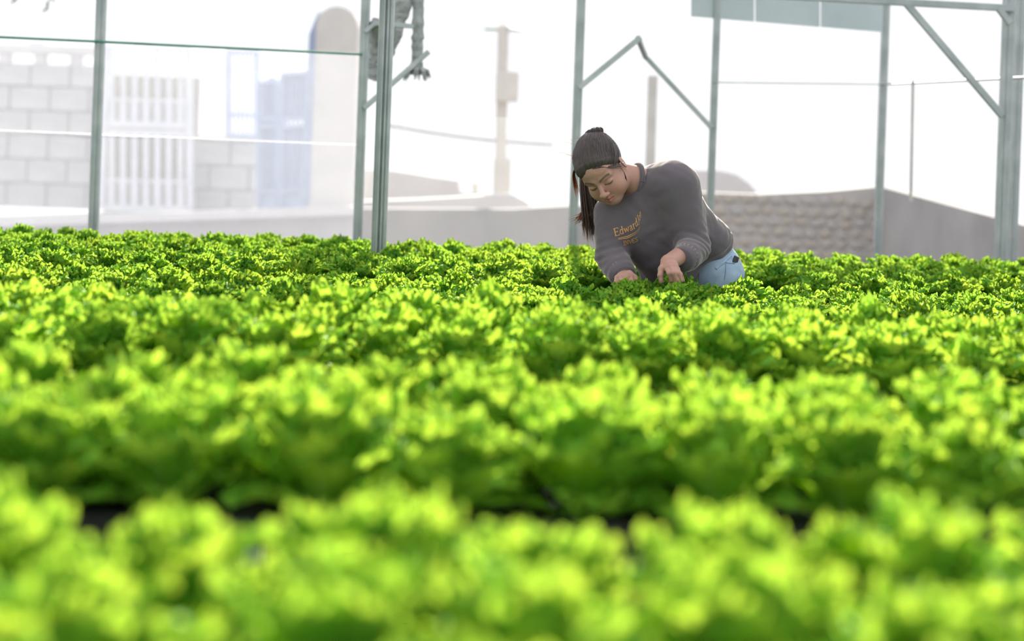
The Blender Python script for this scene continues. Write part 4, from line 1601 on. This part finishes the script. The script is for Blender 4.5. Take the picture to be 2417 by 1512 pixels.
# ---- jeans and shoes
jf = Field((0.45, 6.1, 0.02), (1.02, 6.95, 1.02), 0.006)
hL, hR = W(1693, 648, 6.13), W(1640, 656, 6.23)
jf.cone(hL, hR, 0.102, 0.10, 0.04)
jf.cone(W(1676, 612, 6.17), W(1640, 640, 6.2), 0.088, 0.10, 0.05)
kL, kR = np.array([hL[0] - 0.02, 6.44, 0.45]), np.array([hR[0] - 0.06, 6.56, 0.45])
aL, aR = np.array([kL[0] + 0.01, 6.50, 0.09]), np.array([kR[0] + 0.0, 6.60, 0.09])
for a, k_, f in ((hL, kL, aL), (hR, kR, aR)):
    jf.cone(a, k_, 0.090, 0.066, 0.03)
    jf.cone(k_, f, 0.066, 0.056, 0.02)
jf.displace(lambda P: 0.0022 * wobble(P, 55, 0.7))
V, Fc = jf.mesh()
jeans = np_obj('jeans', V, Fc, M['denim'], person)
tag(jeans, 'light blue denim jeans')
bvh_j = BVHTree.FromPolygons(V.tolist(), Fc.tolist())


def seam(name, pts, r, material):
    bm = bmesh.new()
    add_tube(bm, [on_surface(bvh_j, *q, 0.0005) for q in pts], r, 5)
    return bm_obj(name, bm, M[material], jeans)


seam('pocket_edge', [(1708, 617), (1716, 620), (1726, 621), (1734, 621)], 0.0028, 'denim_seam')
seam('seam', [(1713, 622), (1713, 634), (1712, 648), (1710, 660)], 0.0022, 'denim_seam')
seam('waistband', [(1690, 634), (1705, 622), (1718, 610), (1726, 602)], 0.006, 'denim')
for f in (aL, aR):
    fd = Vector((-0.55, -0.84, 0))
    sf = Field((f[0] - 0.25, f[1] - 0.3, -0.01), (f[0] + 0.14, f[1] + 0.14, 0.17), 0.006)
    sf.cone((f[0], f[1], 0.05), (f[0] + fd.x * 0.14, f[1] + fd.y * 0.14, 0.038), 0.045, 0.038, 0.02)
    sf.cone((f[0], f[1], 0.05), (f[0], f[1], 0.10), 0.045, 0.045, 0.02)
    V, Fc = sf.mesh()
    V[:, 2] = np.maximum(V[:, 2], 0.001)
    np_obj('shoe', V, Fc, M['shoe'], person)

# phone in the back pocket
pp = on_surface(bvh_j, 1730, 620)
ph = empty('phone', (pp.x + 0.004, pp.y + 0.012, pp.z - 0.02))
tag(ph, 'dark phone with pale edge poking out of the jeans pocket', 'phone')
ph.rotation_euler = (0.15, 0.25, 0.9)
bm = bmesh.new()
add_box(bm, (-0.016, -0.004, 0), (0.014, 0.004, 0.046), 0.002)
bm_obj('body', bm, M['phone'], ph)
bm = bmesh.new()
add_box(bm, (0.0145, -0.0042, 0), (0.021, 0.0042, 0.047), 0.0015)
bm_obj('edge', bm, M['phone_edge'], ph)

# ---- hair: cap combed back to the tie, ponytail hanging down on the far side
TIE_L = np.array([0.016, -0.086, 0.098])
TIE = h2w(TIE_L)
hr = Field(HC - 0.17, HC + 0.17, 0.0026)
hr.ell(h2w((0, -0.018, 0.040)), np.array((0.0845, 0.101, 0.0945)) * s_, HM, 0.001)
hr.ell(h2w((0, 0.045, 0.060)), np.array((0.066, 0.048, 0.048)) * s_, HM, 0.02)
hr.ell(h2w((0, -0.060, 0.075)), np.array((0.05, 0.045, 0.04)) * s_, HM, 0.03)
Gp = hr.grid()
Lp = (Gp - HC) @ HM / s_
# hairline: keep what lies above and behind this slanted edge
xx = np.abs(Lp[..., 0])
edge = (Lp[..., 1] - 0.078) * 0.60 - (Lp[..., 2] - 0.052 + 3.2 * xx ** 2) * 0.80
edge -= np.where(Lp[..., 0] < 0, np.clip((-Lp[..., 0] - 0.012) * 1.5, 0, 0.075), 0)
edge += 0.0012 * np.sin(Lp[..., 0] * 150 + 40 * Lp[..., 2]) + 0.0012 * np.sin(Lp[..., 0] * 310)
# the hair thins out towards its edge, so it lies on the brow instead of standing off it
taper = np.clip(1 + edge / 0.045, 0, 1)
hr.F = np.maximum(hr.F + 0.0125 * taper ** 1.5, edge * s_).astype(np.float32)
tv = np.array([0, -0.67, 0.74])
e1 = np.array([1.0, 0, 0])
e2 = np.cross(tv, e1)


def comb(P):
    l = w2h(P) - TIE_L
    ang = np.arctan2(l @ e2, l @ e1)
    rr_ = np.linalg.norm(l, axis=1)
    return 0.0006 * np.sin(ang * 46 + 3 * np.sin(ang * 5)) + 0.0006 * np.sin(ang * 97 + 1.3 + 4 * np.sin(ang * 3) + rr_ * 20)


hr.displace(comb)
V, Fc = hr.mesh()
del Gp, Lp, xx, edge, taper
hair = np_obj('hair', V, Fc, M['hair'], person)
tag(hair, 'dark hair combed back into a high ponytail')

# combed strands lying on the cap, from the hairline back to the tie
bvh_h = BVHTree.FromPolygons(V.tolist(), Fc.tolist())
hc_ = np.array([0, -0.012, 0.045])
crn = random.Random(9)
bm = bmesh.new()
for i in range(210):
    t = i / 209
    x = -0.080 + 0.166 * t
    ax = abs(x)
    z0 = 0.052 - 3.2 * ax * ax - (1.2 * max(0, -x - 0.025) if x < 0 else 0)
    y0 = 0.082 - 6.5 * ax * ax
    zs = z0 - crn.uniform(0.000, 0.009)
    if ax > 0.06:
        zs -= crn.uniform(0, 0.02)
        y0 -= crn.uniform(0, 0.03)
    a = np.array([x, y0, zs]) - hc_
    a /= np.linalg.norm(a)
    e = TIE_L - hc_ + np.array([0.012 * (x / 0.08), 0, 0])
    e /= np.linalg.norm(e)
    om = math.acos(max(-1, min(1, float(a @ e))))
    pts = []
    for k in range(13):
        u_ = k / 12 * 0.95
        dl = (math.sin((1 - u_) * om) * a + math.sin(u_ * om) * e) / math.sin(om)
        dw = Vector(HM @ dl).normalized()
        o_ = Vector(h2w(hc_))
        hit, nn, fi, ds = bvh_h.ray_cast(o_ + dw * 0.2, -dw)
        r_ = (hit - o_).length if hit is not None else 0.0
        pts.append(o_ + dw * (max(r_, 0.088) + crn.uniform(-0.0004, 0.0008)))
    add_tube(bm, pts, [0.0003] + [0.0010] * 11 + [0.0006], 4, False)
bm_obj('combed_strands', bm, M['hair'], hair, True)

bm = bmesh.new()
tvw = Vector(HM @ tv).normalized()
t1 = Vector(HM @ e1).normalized()
t2 = tvw.cross(t1)
tc_ = Vector(TIE) + tvw * 0.007
ring = []
rad = []
for i in range(37):
    a = i / 36 * 2 * math.pi
    ring.append(tc_ + (t1 * math.cos(a) + t2 * math.sin(a)) * 0.0215)
    rad.append(0.0135 * (1 + 0.16 * math.sin(a * 9)))
add_tube(bm, ring, rad, 10, False)
bmesh.ops.create_icosphere(bm, subdivisions=2, radius=0.019, matrix=Matrix.Translation(tc_ + tvw * 0.002))
tie = bm_obj('hair_tie', bm, M['tie'], person, True)
for a, dz in ((-1.9, 0.012), (-1.25, 0.009), (-2.6, 0.010), (-0.6, 0.011), (0.3, 0.01)):
    bm = bmesh.new()
    c = tc_ + (t1 * math.cos(a) + t2 * math.sin(a)) * 0.024 + tvw * dz
    bmesh.ops.create_icosphere(bm, subdivisions=1, radius=0.0034, matrix=Matrix.Translation(c))
    bm_obj('dot', bm, M['dot'], tie, True)

hrn = random.Random(5)


def bez(pts, n):
    pts = [Vector(p) for p in pts]
    out_ = []
    for i in range(n + 1):
        t = i / n
        q = pts[:]
        while len(q) > 1:
            q = [a.lerp(c, t) for a, c in zip(q[:-1], q[1:])]
        out_.append(q[0])
    return out_


bm = bmesh.new()
bmt = bmesh.new()
top = Vector(TIE) + tvw * 0.004
for i in range(330):
    sp = hrn.uniform(-1, 1)
    sp2 = hrn.gauss(0, 0.45)
    dx = hrn.gauss(0, 0.5)
    end = Vector(W(1406 + sp * 30 + dx * 6, 555 + hrn.gauss(0, 12) - 8 * abs(sp), 6.06)) + Vector((0, sp2 * 0.03, 0))
    mid1 = Vector(W(1398 + sp * 6, 312, 6.06)) + Vector((0, 0.05, 0))
    mid2 = Vector(W(1376 + sp * 9, 350, 6.16))
    mid3 = Vector(W(1384 + sp * 22, 460, 6.12)) + Vector((0, sp2 * 0.03, 0))
    mid4 = Vector(W(1400 + sp * 24, 515, 6.06)) + Vector((0, sp2 * 0.03, 0))
    pts = bez([top, mid1, mid2, mid2, mid3, mid4, end], 12)
    r0 = hrn.uniform(0.0013, 0.0026)
    add_tube(bmt if (sp < -0.45 and hrn.random() < 0.6) else bm, pts, [r0] * 9 + [r0 * 0.8, r0 * 0.55, r0 * 0.4, 0.0002], 4, False)
    if i % 3 < 2:
        # split, curled tips
        q = pts[-3]
        e_ = q + Vector((hrn.gauss(-0.012, 0.018), hrn.gauss(0, 0.01), -hrn.uniform(0.015, 0.045)))
        add_tube(bmt, [q, q.lerp(e_, 0.5) + Vector((hrn.gauss(0, 0.004), 0, 0)), e_], [r0 * 0.7, r0 * 0.5, 0.0003], 3, False)
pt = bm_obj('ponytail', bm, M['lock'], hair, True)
bm_obj('ponytail_tips', bmt, M['strand'], hair, True)

# loose locks: one hanging at the far temple, a swept fringe, wisps by the ear and neck
bm = bmesh.new()
for i in range(34):
    j = hrn.uniform(-1, 1)
    pts = bez([h2w((-0.07, 0.035 + 0.01 * j, 0.055)), W(1352 + 3 * j, 392, 5.95), W(1352 + 4 * j, 425, 5.95), W(1364 + 5 * j + hrn.gauss(0, 3), 456 + hrn.gauss(0, 9), 5.95)], 8)
    add_tube(bm, pts, [0.0010] * 6 + [0.0008, 0.0005, 0.0002], 3, False)
bm_obj('side_lock', bm, M['strand'], hair, True)
bm = bmesh.new()
for i in range(9):
    j = hrn.uniform(0, 1)
    a = h2w((0.012 + 0.03 * j, 0.094 - 0.016 * j, 0.075 - 0.004 * j))
    c = h2w((0.062, 0.066 + 0.012 * j, 0.046 - 0.014 * j))
    d = h2w((0.083, 0.034, 0.016 - 0.022 * j + hrn.gauss(0, 0.003)))
    e_ = h2w((0.088, 0.004, 0.000 - 0.020 * j))
    add_tube(bm, bez([a, c, d, e_], 8), [0.0009] * 7 + [0.0007, 0.0004], 4, False)
bm_obj('fringe', bm, M['hair'], hair, True)
bm = bmesh.new()
for i in range(12):
    j = hrn.uniform(-1, 1)
    a = h2w((0.076, 0.022, -0.004))
    pts = bez([a, h2w((0.084, 0.030, -0.04)), W(1481 + 3 * j, 432, 5.9), W(1474 + 6 * j, 452 + 5 * j, 5.92)], 8)
    add_tube(bm, pts, [0.0007] * 8 + [0.0002], 3, False)
for i in range(26):
    u_ = hrn.uniform(-0.08, 0.05)
    a = h2w((hrn.uniform(-0.07, 0.07), hrn.uniform(-0.09, 0.06), 0.10))
    o_ = Vector(HM @ np.array((hrn.gauss(0, 0.4), hrn.gauss(-0.2, 0.4), 1))).normalized()
    add_tube(bm, bez([a, Vector(a) + o_ * 0.02, Vector(a) + o_ * 0.035 + Vector((hrn.gauss(-0.01, 0.02), 0.01, -0.005))], 5), [0.0005] * 5 + [0.0001], 3, False)
bm_obj('wisps', bm, M['strand'], hair, True)
